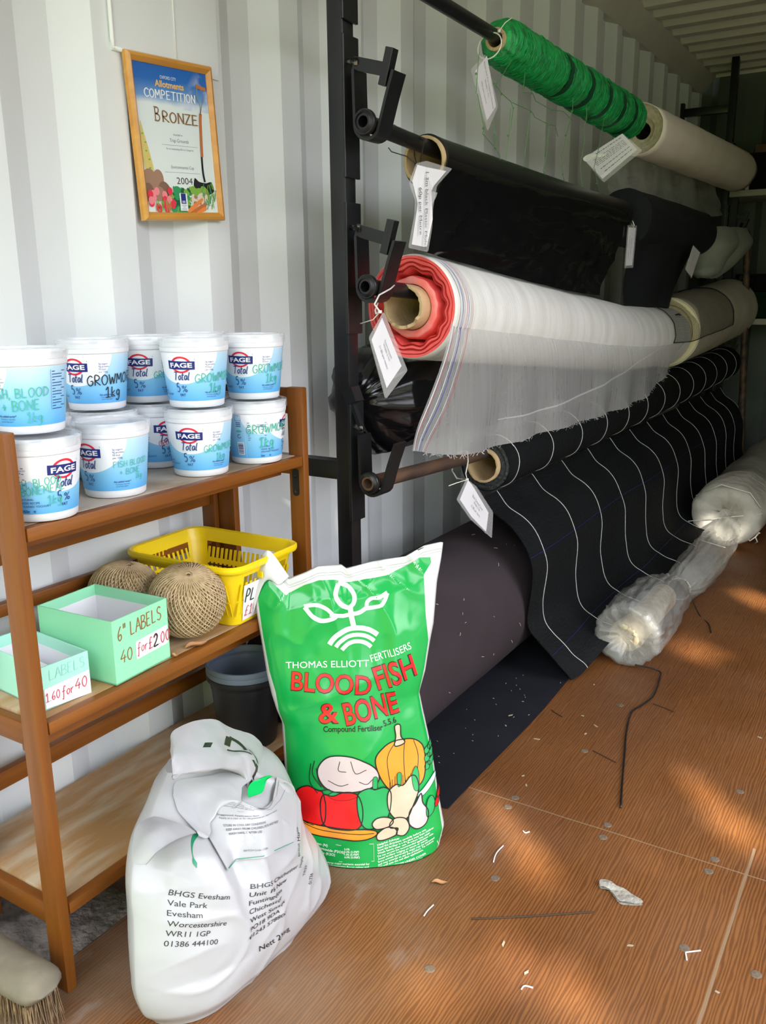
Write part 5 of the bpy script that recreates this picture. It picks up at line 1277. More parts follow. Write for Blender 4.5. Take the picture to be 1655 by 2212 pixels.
# drawn vegetables
NV = [0]
def veg(pts, m, lw=.0023, n=56):
    """a drawn vegetable, each printed just over the one before"""
    NV[0] += 1; k = .00011*NV[0]; blob(mb, lambda a, b, o=0.0: F1(a, b, o+k), pts, m, n, 6, BK, lw)
Z = lambda x, y: (-.167+(x-235)*(.250/785.0)*1.0, None)
def q(x, y):
    """drawing frame (0..1000 across, 0..700 up) on the sack front"""
    return (-.165+.300*x/1000, .040+.300*y/1000)
veg([q(560, 560), q(620, 640), q(700, 672), q(800, 668), q(880, 610), q(900, 500), q(880, 380), q(800, 330), q(680, 330), q(600, 420)], OR_)
for a in ((700, 668, 640, 560, 660, 360), (760, 672, 750, 540, 760, 340), (820, 655, 850, 540, 830, 360)): ribbon(mb, lambda x, y: F1(x, y, .0005+.00011*NV[0]), [q(a[0], a[1]), q(a[2], a[3]), q(a[4], a[5])], .0012, BK, 16)
veg([q(690, 640), q(700, 700), q(695, 770), q(730, 775), q(735, 700), q(760, 655), q(725, 635)], CR_)
for k in range(9): ribbon(mb, lambda x, y: F1(x, y, .0005+.00011*NV[0]), [q(650+18*k, 360-k % 2*14), q(652+18*k, 400+k % 3*18)], .0009, BK)
for k in range(6): veg([q(895+(k % 2)*28, 470+26*k), q(930+(k % 2)*28, 490+26*k), q(925+(k % 2)*26, 445+26*k), q(900+(k % 2)*20, 440+26*k)], GD, .0012, 20)
veg([q(820, 290), q(870, 320), q(960, 400), q(965, 360), q(880, 280)], IC, .001)
veg([q(190, 520), q(260, 590), q(390, 590), q(500, 550), q(570, 490), q(580, 420), q(520, 370), q(380, 350), q(250, 370), q(190, 440)], PK)
for a in ((330, 560, 320, 500, 370, 490), (400, 560, 430, 480, 500, 500), (250, 430, 320, 400, 380, 410), (450, 420, 500, 400, 540, 430)): ribbon(mb, lambda x, y: F1(x, y, .0005+.00011*NV[0]), [q(a[0], a[1]), q(a[2], a[3]), q(a[4], a[5])], .0013, BK, 14)
for a in ((205, 380, 150, 470, 165, 560), (230, 370, 190, 420, 175, 510), (260, 372, 200, 360, 150, 375), (180, 340, 130, 420, 140, 540)): ribbon(mb, lambda x, y: F1(x, y, .0005+.00011*NV[0]), [q(a[0], a[1]), q(a[2], a[3]), q(a[4], a[5])], .0016, BK, 14)
veg([q(250, 330), q(300, 360), q(400, 345), q(440, 325), q(380, 300), q(300, 300)], GD, .001)
veg([q(30, 300), q(60, 360), q(120, 385), q(180, 360), q(215, 345), q(230, 250), q(210, 130), q(110, 130), q(40, 190)], RD)
veg([q(215, 330), q(280, 330), q(360, 355), q(440, 330), q(470, 220), q(440, 110), q(300, 100), q(215, 130), q(195, 240)], RD)
veg([q(440, 330), q(500, 370), q(560, 360), q(620, 370), q(660, 320), q(640, 180), q(560, 110), q(480, 110), q(440, 200)], GD)
veg([q(540, 365), q(545, 440), q(572, 440), q(568, 365)], GD, .001)
veg([q(40, 150), q(20, 105), q(120, 60), q(300, 40), q(480, 30), q(560, 60), q(520, 95), q(330, 105), q(170, 125)], OR_)
ribbon(mb, lambda x, y: F1(x, y, .0005+.00011*NV[0]), [q(60, 140), q(180, 95), q(360, 75), q(540, 68)], .0014, BK, 30)
veg([q(640, 330), q(690, 380), q(740, 370), q(790, 420), q(830, 410), q(845, 330), q(800, 220), q(760, 150), q(690, 150), q(640, 220)], CR_)
veg([q(815, 330), q(800, 420), q(830, 480), q(850, 420), q(845, 330)], GD, .001); veg([q(705, 370), q(702, 450), q(728, 450), q(725, 375)], GD, .001)
veg([q(850, 290), q(820, 240), q(780, 190), q(775, 110), q(830, 70), q(890, 95), q(905, 170), q(870, 230), q(862, 290)], PK)
veg([q(905, 240), q(890, 170), q(900, 130), q(940, 150), q(955, 210), q(935, 260)], GD, .0013); veg([q(950, 200), q(965, 175), q(985, 200), q(975, 235)], RD, .001); veg([q(970, 240), q(980, 225), q(1000, 265), q(990, 290)], RD, .001)
veg([q(530, 130), q(560, 165), q(630, 170), q(670, 140), q(640, 105), q(560, 95)], CR_); veg([q(650, 130), q(690, 160), q(750, 150), q(775, 90), q(740, 40), q(690, 50), q(700, 90), q(650, 95)], CR_)
veg([q(560, 60), q(620, 100), q(680, 90), q(690, 50), q(620, 20), q(565, 20)], CR_)
# small print
for pts in ([(-.150, .050), (-.135, .044), (-.07, .038), (-.004, .0385), (-.004, .004), (-.07, .0035), (-.13, .009), (-.15, .014)],): ribbon(mb, F1, pts, .0007, WH)
for i, t_ in enumerate(('Total Nitrogen (N)', 'Phosphorus Pentoxide (P2O5)', 'Potassium Oxide (K2O)')): put_text(mb, F1, t_, -.150, .0395-.0082*i, .0072, WH, bold=.012, rot=-.12)
for i, t_ in enumerate(('5.0%', '5.0% (2.2%P)', '1.0% (0.4%P)', '6.0% (5.0%K)')): put_text(mb, F1, t_, -.062, .0285-.0056*i, .0056, WH, bold=.014)
for i, t_ in enumerate(('contains the three major nutrients essential for', 'The added potash promotes flower colour and', 'fruit and vegetables.')): put_text(mb, F1, t_, -.128, -.0015-.0058*i, .0056, WH, bold=.012, rot=-.01, width=(.115, .113, .055)[i])
for i, t_ in enumerate(('Helpful Advice:', 'Read the directions carefully before use.', 'Store this fertiliser in a dry place away from children', 'Wash hands after use. Product may stain', 'Do not exceed the recommended application rate.', 'Avoid fertiliser lodging on leaves or stems.', 'Some animals (particularly dogs) may be attracted', 'and may attempt to eat the product. To reduce', 'mix well into the soil after application.')): put_text(mb, F1, t_, .004, .0335-.0056*i, .0054, WH, bold=.012, rot=.24, width=(.045, .102, .118, .11, .118, .105, .12, .118, .095)[i])
put_text(mb, F1, 'KEEP DRY - STORE UNDER COVER', .004, -.0185, .0058, WH, bold=.016, rot=.20, width=.10)
ribbon(mb, F1, [(.132, .004), (.139, .020), (.127, .018), (.132, .004)], .0012, WH)
fix(mb.build('printed_front', [S_green, S_red, S_blk, S_wp, S_or, S_cr, S_pk, S_gd, S_ice], smooth=180), gs)

# ------------------------------------------------------------------ white sack, half used, its top rolled over
S_ws = mat('white_polythene_sack', (.405, .405, .415), .34, bump=.22, bscale=13, coat=.15); S_grn = mat('green_stripe', (.01, .22, .11), .4); S_bright = mat('bright_green_print', (.0, .46, .10), .3)
ws = thing('white_sack', 'half-used white sack with black address print and rolled top, leaning on the shelf unit', 'sack', (.45, .95, 0))
ROWS = [(.001,.755,1.160,.395,.535),(.03,.735,1.185,.375,.555),(.07,.728,1.180,.355,.565),(.12,.736,1.155,.342,.562),(.17,.752,1.136,.330,.548),(.215,.766,1.138,.322,.524),(.250,.792,1.144,.315,.496),(.278,.838,1.128,.312,.468),(.300,.878,1.09,.310,.434),(.318,.92,1.05,.32,.39)]
def row_at(z):
    z = min(max(z, ROWS[0][0]), ROWS[-1][0])
    for i in range(len(ROWS)-1):
        if z <= ROWS[i+1][0]: break
    a, b = ROWS[i], ROWS[i+1]; p0 = ROWS[i-1] if i else a; p3 = ROWS[i+2] if i+2 < len(ROWS) else b; t = (z-a[0])/(b[0]-a[0])
    return [cat4(p0[k], a[k], b[k], p3[k], t) for k in range(1, 5)]
def ws_wr(y, z):
    top = max(0, min(1, (z-.12)/.14))
    return (.0035*fbm((y*9, z*9, 1), 3)+top*.020*max(0, ridge((y*7+z*6, z*5-y*2, 3)))**2+.005*max(0, ridge((y*5-z*7, z*9, 8)))**3*(.6+top)
            -.024*top*math.exp(-((y-.895-.12*(z-.2))/.020)**2)+.004*max(0, ridge((y*3+z*9, y*9-z*4, 4)))**4)
def ws_s(s_, z, side=1, off=0.0):
    y0, y1, xb, xf = row_at(z); yc, hy = (y0+y1)/2, (y1-y0)/2; xc, hx = (xb+xf)/2, (xf-xb)/2; a = min(1.0, abs(s_))
    k = (1-a**(2.2+2.5*max(0, 1-z/.08)))**.7; y = yc+hy*s_
    return Vector((xc+side*hx*k+(ws_wr(y, z)*min(1, k*1.6) if side > 0 else 0)+off, y-off*.5*s_ , z))
NZ, NW = 120, 110
def zz(i): return ROWS[0][0]+(ROWS[-1][0]-ROWS[0][0])*i/(NZ-1)
SQ = [math.sin(-PI/2+PI*k/NW) for k in range(NW+1)]
Pw = [[ws_s(q_, zz(i)) for q_ in SQ]+[ws_s(q_, zz(i), -1) for q_ in SQ[-2:0:-1]] for i in range(NZ)]
mb = MB(); mb.grid(Pw, closeu=True); nw_ = len(Pw[0])
cb_ = sum(Pw[0], Vector())/nw_; ct_ = sum(Pw[-1], Vector())/nw_
mb.grid([[cb_]*nw_, Pw[0]], closeu=True); mb.grid([Pw[-1], [ct_]*nw_], closeu=True)
def ws_front(a, b, off=.0012): return ws_s(a, b, 1, off)
def quadfn(tl, tr_, bl, br_, off=.0014, f=None):
    def fn(u, v):
        y = (tl[0]*(1-u)+tr_[0]*u)*(1-v)+(bl[0]*(1-u)+br_[0]*u)*v; z = (tl[1]*(1-u)+tr_[1]*u)*(1-v)+(bl[1]*(1-u)+br_[1]*u)*v
        return (f or ws_front)(y, z, off)
    return fn
def block(mb, fn, lines, mi, total, size=.9, ref=None, maxlen=.03):
    ref = ref or max(text_geo(t_)[2] for t_ in lines if t_); n = len(lines)
    for i, t_ in enumerate(lines):
        if t_: put_text(mb, lambda a, b: fn(a, (i+.78)/n-b), t_, 0, 0, size/n, mi, maxlen=maxlen, sx=1/(ref*size/n)*1.0)
block(mb, quadfn(WSQ1[0], WSQ1[1], WSQ1[2], WSQ1[3]), ['BHGS Evesham', 'Vale Park', 'Evesham', 'Worcestershire', 'WR11 1GP', '01386 444100'], 1, 6, .80)
block(mb, quadfn(WSQ2[0], WSQ2[1], WSQ2[2], WSQ2[3]), ['BHGS Chichester', 'Unit 16 New', 'Funtingdon', 'Chichester', 'West Sussex', 'PO18 9DA', '01243 578800'], 1, 7, .80)
fnN = quadfn(*WSQ3); put_text(mb, lambda a, b: fnN(a, .8-b), 'Nett 25kg', 0, 0, .75, 1, maxlen=.05, width=1.0)
fnH = quadfn(*WSQ4); put_text(mb, lambda a, b: fnH(a, .8-b), 'BHGS Hayle', 0, 0, .75, 1, maxlen=.05, width=1.0)
for i, t_ in enumerate(('Hayle', 'TR27', '01736')):
    fnI = quadfn(*[(p[0]+WS5[0]*i, p[1]+WS5[1]*i) for p in WSQ5]); put_text(mb, lambda a, b: fnI(a, .8-b), t_, 0, 0, .75, 1, maxlen=.05, width=1.0)
fix(mb.build('sack_body', [S_ws, S_blk], smooth=180), ws)
def sheet(rows, nr, nc, crumple, seed, flip=False, thick=.002):
    P = patch([[Vector(p) for p in r] for r in rows], nr, nc)
    N = grid_normals(P)
    for i in range(nr):
        for j in range(nc):
            p = P[i][j]; P[i][j] = p+N[i][j]*(crumple*fbm((p.y*14+seed, p.z*14, p.x*14), 3)+crumple*1.4*max(0, ridge((p.y*9+seed, p.z*12, seed)))**2)
    return P
def two(mb, P, mi=0, t=.0012):
    N = grid_normals(P); mb.grid(P, mi); mb.grid([[p-n*t for p, n in zip(a, b)] for a, b in zip(P, N)], mi, flip=True)
FLP = sheet(WS_FLAP, 60, 80, .0028, 3)
mb = MB(); two(mb, FLP); fl_s = 1 if grid_normals(FLP)[30][40].x > 0 else -1
SF = Surf(FLP, fl_s); ff = lambda a, b: SF.at(a, b, .0016)
for pts, w in (([(.30, .30), (.345, .31)], 0.070), ([(.47, .14), (.455, .27)], 0.046), ([(.47, .14), (.54, .17), (.60, .25), (.62, .33)], 0.037), ([(.455, .34), (.56, .36), (.68, .44)], 0.031), ([(.66, .30), (.73, .36), (.76, .46)], 0.028), ([(.70, .55), (.76, .58)], 0.054), ([(.76, .50), (.79, .66), (.785, .80)], 0.037), ([(.76, .78), (.84, .80), (.85, .86), (.80, .92)], 0.034), ([(.785, .84), (.74, .95), (.77, .99)], 0.037), ([(.80, .92), (.77, .99)], 0.025)):
    ribbon(mb, ff, pts, w, 1, 20)
fix(mb.build('rolled_top', [S_ws, S_blk], smooth=180), ws)
def on_sack(net, nr, nc, off, amp):
    """a crumpled sheet lying over the sack front"""
    Q = patch([[ws_s(a_, b_, 1, off) for a_, b_ in r_] for r_ in net], nr, nc)
    for i_ in range(nr):
        for j_ in range(nc): p = Q[i_][j_]; p.x += amp*(fbm((p.y*24, p.z*24, 4), 3)+1.6*max(0, ridge((p.y*16, p.z*22-p.y*9, 2)))**2)
    return Q
NK = on_sack(WS_NSZ, 60, 70, .008, .006); mb = MB(); two(mb, NK)
TK = sheet(WS_TUCK, 30, 30, .002, 12); two(mb, TK)
fix(mb.build('crumpled_neck', S_ws, smooth=180), ws)
GP = on_sack(WS_GSZ, 24, 24, .022, .003); mb = MB(); two(mb, GP); fix(mb.build('green_inside', S_bright, smooth=180), ws)
LB = patch([[ws_s(a_, b_, 1, .007+.006*(i_ == 4)) for a_, b_ in r_] for i_, r_ in enumerate(WS_LSZ)], 50, 60)
for i_ in range(50):
    for j_ in range(60): LB[i_][j_].x += .0022*fbm((LB[i_][j_].y*22, LB[i_][j_].z*22, 4), 2)
LB = LB; mb = MB(); two(mb, LB); sg = 1 if grid_normals(LB)[25][30].x > 0 else -1
SL = Surf(LB, sg); fL = lambda a, b: SL.at(a, b, .0012)
ribbon(mb, fL, [(.02, .015), (.25, .02), (.5, .02), (.75, .02), (.99, .02)], .012, 2)
ribbon(mb, fL, [(.04, .70), (.06, .93), (.32, .90), (.62, .80), (.72, .80), (.85, .95), (.97, .97)], .004, 1); ribbon(mb, fL, [(.04, .70), (.32, .64), (.62, .58), (.76, .62), (.90, .82), (.97, .90)], .004, 1)
put_text(mb, fL, 'BLOOD & BONE', .40, .86, .07, 1, width=.30, maxlen=.05)
for i, (t_, w) in enumerate((('ANALYSIS', .14), ('Total Nitrogen (N)', .28), ('Total Phosphorus Pentoxide (P2O5)', .44), ('Total Potassium Oxide (K2O)', .36))): put_text(mb, fL, t_, .07, .865-.048*i, .040, 1, width=w, maxlen=.05)
for i, (t_, w) in enumerate((('Suggested Application Rate', .36), ('Apply at a rate of 70-140 grammes per square metre', .56), ('', 0), ('STORE IN COOL DRY CONDITIONS', .40), ('KEEP AWAY FROM CHILDREN, PETS AND FEED', .55), ('WASH HANDS AFTER USE', .32))):
    if t_: put_text(mb, fL, t_, .13+.012*i, .55-.045*i, .036, 1, bold=.01 if i != 1 else 0, width=w, maxlen=.05)
put_text(mb, fL, 'BATCH Code : 17089', .33, .10, .036, 1, width=.24, maxlen=.05)
fix(mb.build('printed_panel', [S_ws, M_ink, S_grn], smooth=180), ws)
mb = MB(); 
ribbon(mb, lambda a, b: ws_front(a, b, .0016), [(-.650, .268), (-.724, .2622), (-.739, .2504), (-.699, .2408)], .006, 0, 24)
ribbon(mb, lambda a, b: ws_front(a, b, .0016), [(-.663, .2686), (-.608, .2633)], .004, 0)
fix(mb.build('green_seam_line', S_grn, smooth=180), ws)
# ------------------------------------------------------------------ framed certificate
pic = thing('framed_certificate', 'framed bronze award certificate with vegetables, hanging on the corrugated wall', 'picture', (.006, 1.282, 1.247)); pic.rotation_euler = (math.radians(3.6), 0, 0)
M_oak = mat('honey_wood_frame', (.62, .30, .055), .35, col2=(.52, .23, .035), scale=6, stretch=(8, 1, 8), coat=.2)
PW, PH, FWd = .236, .306, .0165
mb = MB(); prof = [(0, 0), (0, .009), (.003, .0135), (.008, .0145), (FWd-.003, .0105), (FWd, .008), (FWd, 0)]
corner = [(0, 0), (PW, 0), (PW, PH), (0, PH)]
for i in range(4):
    a, b = Vector(corner[i]), Vector(corner[(i+1) % 4]); d = (b-a).normalized(); n = Vector((-d.y, d.x)); A, B = [], []
    for off, h in prof:
        p = a+d*off+n*off; q_ = b-d*off+n*off; A.append(Vector((h, p.x, p.y))); B.append(Vector((h, q_.x, q_.y)))
    mb.grid([A, B])
mb.box((-.002, .004, .004), (.001, PW-.004, PH-.004))
mb.build('frame', M_oak, pic, 30)
K = lambda n_, c_, r=.35: mat('certificate_'+n_, c_, r, coat=.5)
M_cert = mat('certificate_print', (.72, .80, .78), .35, coat=.5)
n_, l_, b_ = nodes(M_cert); tco = n_.new('ShaderNodeTexCoord'); sp = n_.new('ShaderNodeSeparateXYZ'); l_.new(tco.outputs['Object'], sp.inputs[0])
rb = n_.new('ShaderNodeValToRGB'); el = rb.color_ramp.elements; el[0].position = .0; el[0].color = (.76, .83, .80, 1); el[1].position = 1; el[1].color = (.012, .105, .42, 1)
for p_, c_ in ((.715, (.72, .80, .80)), (.76, (.16, .33, .62)), (.86, (.02, .14, .48))): q_ = el.new(p_); q_.color = (*c_, 1)
mr = mth('DIVIDE', sp.outputs['Z'], PH); l_.new(mth('ADD', mr, mth('MULTIPLY', mth('SUBTRACT', noise_node(14, (1, 1, 1), 4), .5), .06)), rb.inputs[0])
cl = mth('MULTIPLY', mth('MULTIPLY', mth('SUBTRACT', noise_node(22, (1, 1, 1.4), 5), .46), 7, clamp=True), mth('MULTIPLY', mth('SUBTRACT', mth('ADD', mth('MULTIPLY', sp.outputs['Y'], 4.2), mth('MULTIPLY', mth('SUBTRACT', .82, mr), 1.2)), .62), 4, clamp=True))
l_.new(mixc(mth('MULTIPLY', cl, mth('GREATER_THAN', mr, .70)), rb.outputs[0], (.55, .62, .78)), b_.inputs['Base Color'])
mb = MB(); x0 = .0066
mb.box((.003, FWd-.002, FWd-.002), (x0, PW-FWd+.002, PH-FWd+.002))
fc = lambda a, b, o=0.0: Vector((x0+.0003+o, FWd+a*(PW-2*FWd), FWd+(1-b)*(PH-2*FWd)))
IW, IH = PW-2*FWd, PH-2*FWd
fm = lambda a, b, o=0.0: Vector((x0+.0003+o, FWd+a, PH-FWd-b))       # metres from the top left of the print
up = lambda a, b, o=0.0: fm(a, -b, o)
(c_white, c_gold, c_bronze, c_grey, c_dark, c_pot, c_potd, c_rad, c_radd, c_let, c_letd, c_caul, c_carr, c_carrd, c_corn, c_hull, c_wood, c_steel, c_navy) = range(1, 20)
cm_ = [M_cert, K('white', (.82, .86, .88)), K('gold', (.80, .48, .16)), K('bronze', (.26, .15, .07)), K('grey', (.25, .30, .30)), K('dark', (.05, .05, .05)), K('potato', (.36, .21, .14)), K('potato_shade', (.22, .12, .08)), K('radish', (.74, .035, .07)), K('radish_light', (.85, .25, .28)), K('lettuce', (.03, .30, .11)), K('lettuce_dark', (.01, .12, .05)), K('cauliflower', (.72, .60, .50)), K('carrot', (.78, .24, .06)), K('carrot_shade', (.55, .15, .04)), K('corn', (.66, .58, .18)), K('fronds', (.22, .42, .06)), K('spade_wood', (.50, .17, .06)), K('spade_steel', (.012, .016, .02)), K('navy', (.015, .03, .20))]
def serif(txt, cx_, y, h, mi, pen=.13, sx_=.72, width=None, o=.0002):
    """capitals with small serifs, centred"""
    w = sum(HW.get(ch, .86) for ch in txt)*h*sx_; s_ = (width/w if width else 1)
    put_hand(mb, lambda a, b, k=0.0: fm(cx_-w*s_/2+a*s_, y-b, o+k), txt, 0, 0, h, mi, pen=pen, sx=sx_, slant=0, serif=.09, step=.00002)
put_text(mb, lambda a, b: fm(a, -b, .0002), 'OXFORD CITY', .092, -.0235, .0085, c_white, 'C', width=.044)
put_text(mb, lambda a, b: fm(a, -b, .0002), 'Allotments', .094, -.0385, .0165, c_gold, 'C', bold=.03, width=.080)
serif('COMPETITION', .094, .0600, .0150, c_white, width=.142)
serif('RONZE', .117, .1020, .0190, c_bronze, pen=.12, width=.104); serif('B', .0525, .1020, .0255, c_bronze, pen=.11, width=.0155)
put_text(mb, lambda a, b: fm(a, -b, .0002), 'Awarded to', .103, -.1260, .0055, c_grey, 'C', shear=.2)
put_text(mb, lambda a, b: fm(a, -b, .0002), 'Trap Grounds', .106, -.1385, .0095, c_grey, 'C', shear=.15)
put_text(mb, lambda a, b: fm(a, -b, .0002), 'for an outstanding effort in Categories', .106, -.1530, .0050, c_grey, 'C', shear=.2)
put_text(mb, lambda a, b: fm(a, -b, .0002), 'Environmental Cup', .108, -.1885, .0085, c_grey, 'C', shear=.12)
for y in (.1445, .1960): ribbon(mb, lambda a, b: fm(a, b, .0002), [(.056, y), (.158, y)], .0006, c_grey)
put_text(mb, lambda a, b: fm(a, -b, .0002), '2004', .110, -.2180, .0185, c_dark, 'C', width=.046)
NB = [0]
def B_(pts, m, n=24, o=0.0):
    NB[0] += 1; k = .0003+.000008*NB[0]; blob(mb, lambda a, b, q=0: fm(a, b, k+q), pts, m, n, 2)
B_([(.004, .105), (.010, .125), (.022, .17), (.026, .195), (.020, .205), (.004, .19), (.001, .15)], c_corn); 
for y in range(14): B_(ell(.006+.0009*y+.003*(y % 2), .128+.0052*y, .003, .0018), c_hull if y % 3 == 0 else c_gold, 10, .0006)
for (a, b, rx, ry, t, c_) in ((.010, .215, .020, .024, .3, c_pot), (.034, .214, .016, .022, .2, c_pot), (.050, .236, .018, .022, -.3, c_potd), (.032, .238, .018, .014, 0, c_pot), (.006, .236, .014, .018, 0, c_potd)): B_(ell(a, b, rx, ry, t), c_, 24, .0005+.0001*rx)
B_([(.14, .205), (.150, .211), (.172, .214), (.190, .212), (.195, .232), (.16, .238), (.136, .228)], c_steel, 24)
ribbon(mb, lambda a, b: fm(a, b, .0006), [(.170, .212), (.167, .19), (.168, .15)], .0055, c_steel, 12); ribbon(mb, lambda a, b: fm(a, b, .0007), [(.1685, .162), (.173, .10), (.176, .078)], .0080, c_wood, 12)
ribbon(mb, lambda a, b: fm(a, b, .0007), [(.176, .080), (.177, .062), (.170, .048), (.172, .026)], .0022, c_grey, 12); ribbon(mb, lambda a, b: fm(a, b, .0007), [(.176, .078), (.184, .058), (.192, .045)], .0022, c_grey, 12); ribbon(mb, lambda a, b: fm(a, b, .0008), [(.170, .026), (.198, .030)], .0070, c_wood)
rnd = random.Random(8)
for k in range(60): a, b = rnd.uniform(.06, .125), rnd.uniform(.228, .272); B_(ell(a, b, rnd.uniform(.004, .011), rnd.uniform(.003, .008), rnd.uniform(0, 3)), rnd.choice((c_let, c_let, c_letd, c_hull)), 10, .0006+.00001*k)
B_(ell(.150, .248, .026, .022), c_caul, 24, .0009)
for k in range(26): a, b = rnd.uniform(.128, .172), rnd.uniform(.232, .264); B_(ell(a, b, rnd.uniform(.003, .006), rnd.uniform(.003, .005)), c_caul if k % 3 else c_pot, 8, .0010+.00001*k)
for k in range(12): B_(ell(rnd.uniform(.122, .165), rnd.uniform(.222, .236), .009, .004, rnd.uniform(-.6, .6)), c_hull, 10, .0012)
for k in range(40):
    a, b = rnd.uniform(.160, .197), rnd.uniform(.225, .268); NB[0] += 1; ribbon(mb, lambda p, q_: fm(p, q_, .0003+.000008*NB[0]), [(min(a, .2), b), (min(a+rnd.uniform(-.006, .006), .201), b-rnd.uniform(.006, .02))], .0016, rnd.choice((c_hull, c_hull, c_let)))
for pts, c_ in (([(.108, .272), (.112, .266), (.150, .246), (.157, .245), (.156, .250), (.122, .271)], c_carr), ([(.122, .272), (.150, .258), (.163, .256), (.165, .263), (.150, .273)], c_carrd), ([(.135, .273), (.160, .262), (.166, .268), (.15, .273)], c_carr)): B_(pts, c_, 24, .0018)
for k in range(22): B_(ell(.008+rnd.random()*.062, .228+rnd.random()*.040, .0075, .0078), c_rad if k % 4 else c_radd, 14, .0015+.00002*k)
for k in range(10): a = rnd.uniform(.02, .06); ribbon(mb, lambda p, q_: fm(p, q_, .0021), [(a, .250), (a+rnd.uniform(-.01, .012), .272)], .0015, c_hull)
mb.add([fm(.088, .236, .0022), fm(.110, .236, .0022), fm(.110, .270, .0022), fm(.088, .270, .0022)], [(3, 2, 1, 0)], c_white)
mb.add([fm(.092, .2365, .0023), fm(.106, .2365, .0023), fm(.106, .2565, .0023), fm(.092, .2565, .0023)], [(3, 2, 1, 0)], c_navy)
B_(ell(.099, .2465, .0045, .003), c_white, 12, .0025); B_(ell(.099, .2465, .003, .0018), c_navy, 12, .0026)
for i in range(3): ribbon(mb, lambda p, q_: fm(p, q_, .0025), [(.0945, .251+.0016*i), (.1035, .251+.0016*i)], .0007, c_white)
for i, t_ in enumerate(('OXFORD', 'CITY', 'COUNCIL')): put_text(mb, lambda a, b: fm(a, -b, .0024), t_, .099, -.2608-.0036*i, .0036, c_navy, 'C')
mb.build('printed_sheet', cm_, pic)

# ------------------------------------------------------------------ things on the floor
# clear-wrapped roll against the draped sheet
M_wrap = mat('clear_crinkled_polythene', (.50, .50, .47), .11, alpha=.44, bump=.9, bscale=22, bstretch=(1, .5, 1), coat=1.0)
M_inner = mat('pale_rolled_fleece', (.62, .55, .40), .85, col2=(.46, .38, .25), scale=40, bump=.4, bscale=80)
wr = thing('wrapped_roll', 'clear polythene wrapped roll on the floor, tied in at its middle', 'wrapped roll', (.70, 2.45, 0))
pth = spline([(.700, 2.47, .097), (.697, 2.60, .097), (.695, 2.80, .090), (.700, 2.98, .072), (.708, 3.06, .062), (.716, 3.14, .070), (.725, 3.36, .082), (.728, 3.62, .088), (.722, 3.90, .10)], 60)
rad_ = [v.x for v in spline([(.096, 0, 0), (.098, 0, 0), (.090, 0, 0), (.066, 0, 0), (.036, 0, 0), (.062, 0, 0), (.072, 0, 0), (.068, 0, 0), (.05, 0, 0)], 60)]
mb = MB(); seg = 84; P = []
def wring(p, r, i, fl_=1.0):
    out = []
    for k in range(seg):
        w = 2*PI*k/seg; q_ = r*(1+.06*fl_*fbm((math.cos(w)*2.5, math.sin(w)*2.5, i*.13), 3))+.010*fl_*max(0, ridge((math.cos(w)*4+i*.10, math.sin(w)*4, i*.07)))**3
        out.append(Vector((p.x+q_*math.cos(w), p.y+.006*fl_*noise.noise((w*3, i*.3, 2)), max(.002, p.z+q_*math.sin(w)))))
    return out
p0 = pth[0]
P.append([p0+Vector((-.02, .0, -.02))]*seg)
for f_, dy in ((.25, -.004), (.55, -.020), (.80, -.030), (.96, -.022)): P.append(wring(p0+Vector((-.006*(1-f_), dy, -.01*(1-f_))), rad_[0]*f_*1.02, -5+f_*6, .75))
for i, (p, r) in enumerate(zip(pth, rad_)): P.append(wring(p, r, i))
mb.grid(P, closeu=True); fix(mb.build('clear_wrap', M_wrap, smooth=180), wr)
mb = MB(); P = [[p0+Vector((-.018, .01, -.012))]*40]
for f_, dy in ((.3, .004), (.6, -.006), (.9, -.008), (1, .01)): P.append([Vector((p0.x-.012+.050*f_*(1+.14*fbm((k*.5, f_*3, 1), 2))*math.cos(2*PI*k/40), p0.y+dy+.010*noise.noise((k*.7, f_*4, 3)), p0.z-.014+.050*f_*(1+.14*fbm((k*.5, f_*3, 1), 2))*math.sin(2*PI*k/40))) for k in range(40)])
for y in (2.6, 2.75, 2.92): P.append([Vector((.69+.046*math.cos(2*PI*k/40), y, .074+.046*math.sin(2*PI*k/40))) for k in range(40)])
mb.grid(P, closeu=True); fix(mb.build('fleece_core', M_inner, smooth=180), wr)
mb = MB(); p = pth[32]; mb.tube([(p.x+.040*math.cos(w), 3.062+.004*math.sin(w*2), max(.004, p.z+.040*math.sin(w))) for w in [2*PI*k/24 for k in range(24)]], .0022, 6, closed=True)
fix(mb.build('twine_tie', M_cream, smooth=180), wr)
# white sacking roll
M_sacking = mat('white_woven_sacking', (.66, .63, .57), .75, col2=(.46, .43, .37), scale=7, bump=1.0, bscale=18, detail=8)
M_dull = mat('dull_grey_wrap', (.26, .25, .21), .35, col2=(.40, .39, .34), scale=9, bump=.5, bscale=22, coat=.3)
sr = thing('sacking_roll', 'white bundled sacking roll at the back of the floor by the wrapped roll', 'sacking roll', (.70, 3.95, 0))
mb = MB(); P = []; C0 = Vector((.705, 3.93, .150))
P.append([C0+Vector((-.02, .0, .03))]*seg)
def sring(c_, r, i, a=1.0): return [Vector((c_.x+r*(1+.05*a*fbm((math.cos(2*PI*k/seg)*2, math.sin(2*PI*k/seg)*2, i*.2), 3))*math.cos(2*PI*k/seg), c_.y+.012*a*noise.noise((k*.25, i*.5, 1)), max(.003, c_.z+r*.95*(1+.05*a*fbm((math.cos(2*PI*k/seg)*2, math.sin(2*PI*k/seg)*2, i*.2), 3))*math.sin(2*PI*k/seg)))) for k in range(seg)]
for f_, dy in ((.2, -.015), (.45, -.045), (.72, -.060), (.93, -.040), (1.0, -.005)): P.append(sring(C0+Vector((0, dy, 0)), .150*f_, f_*7, .8))
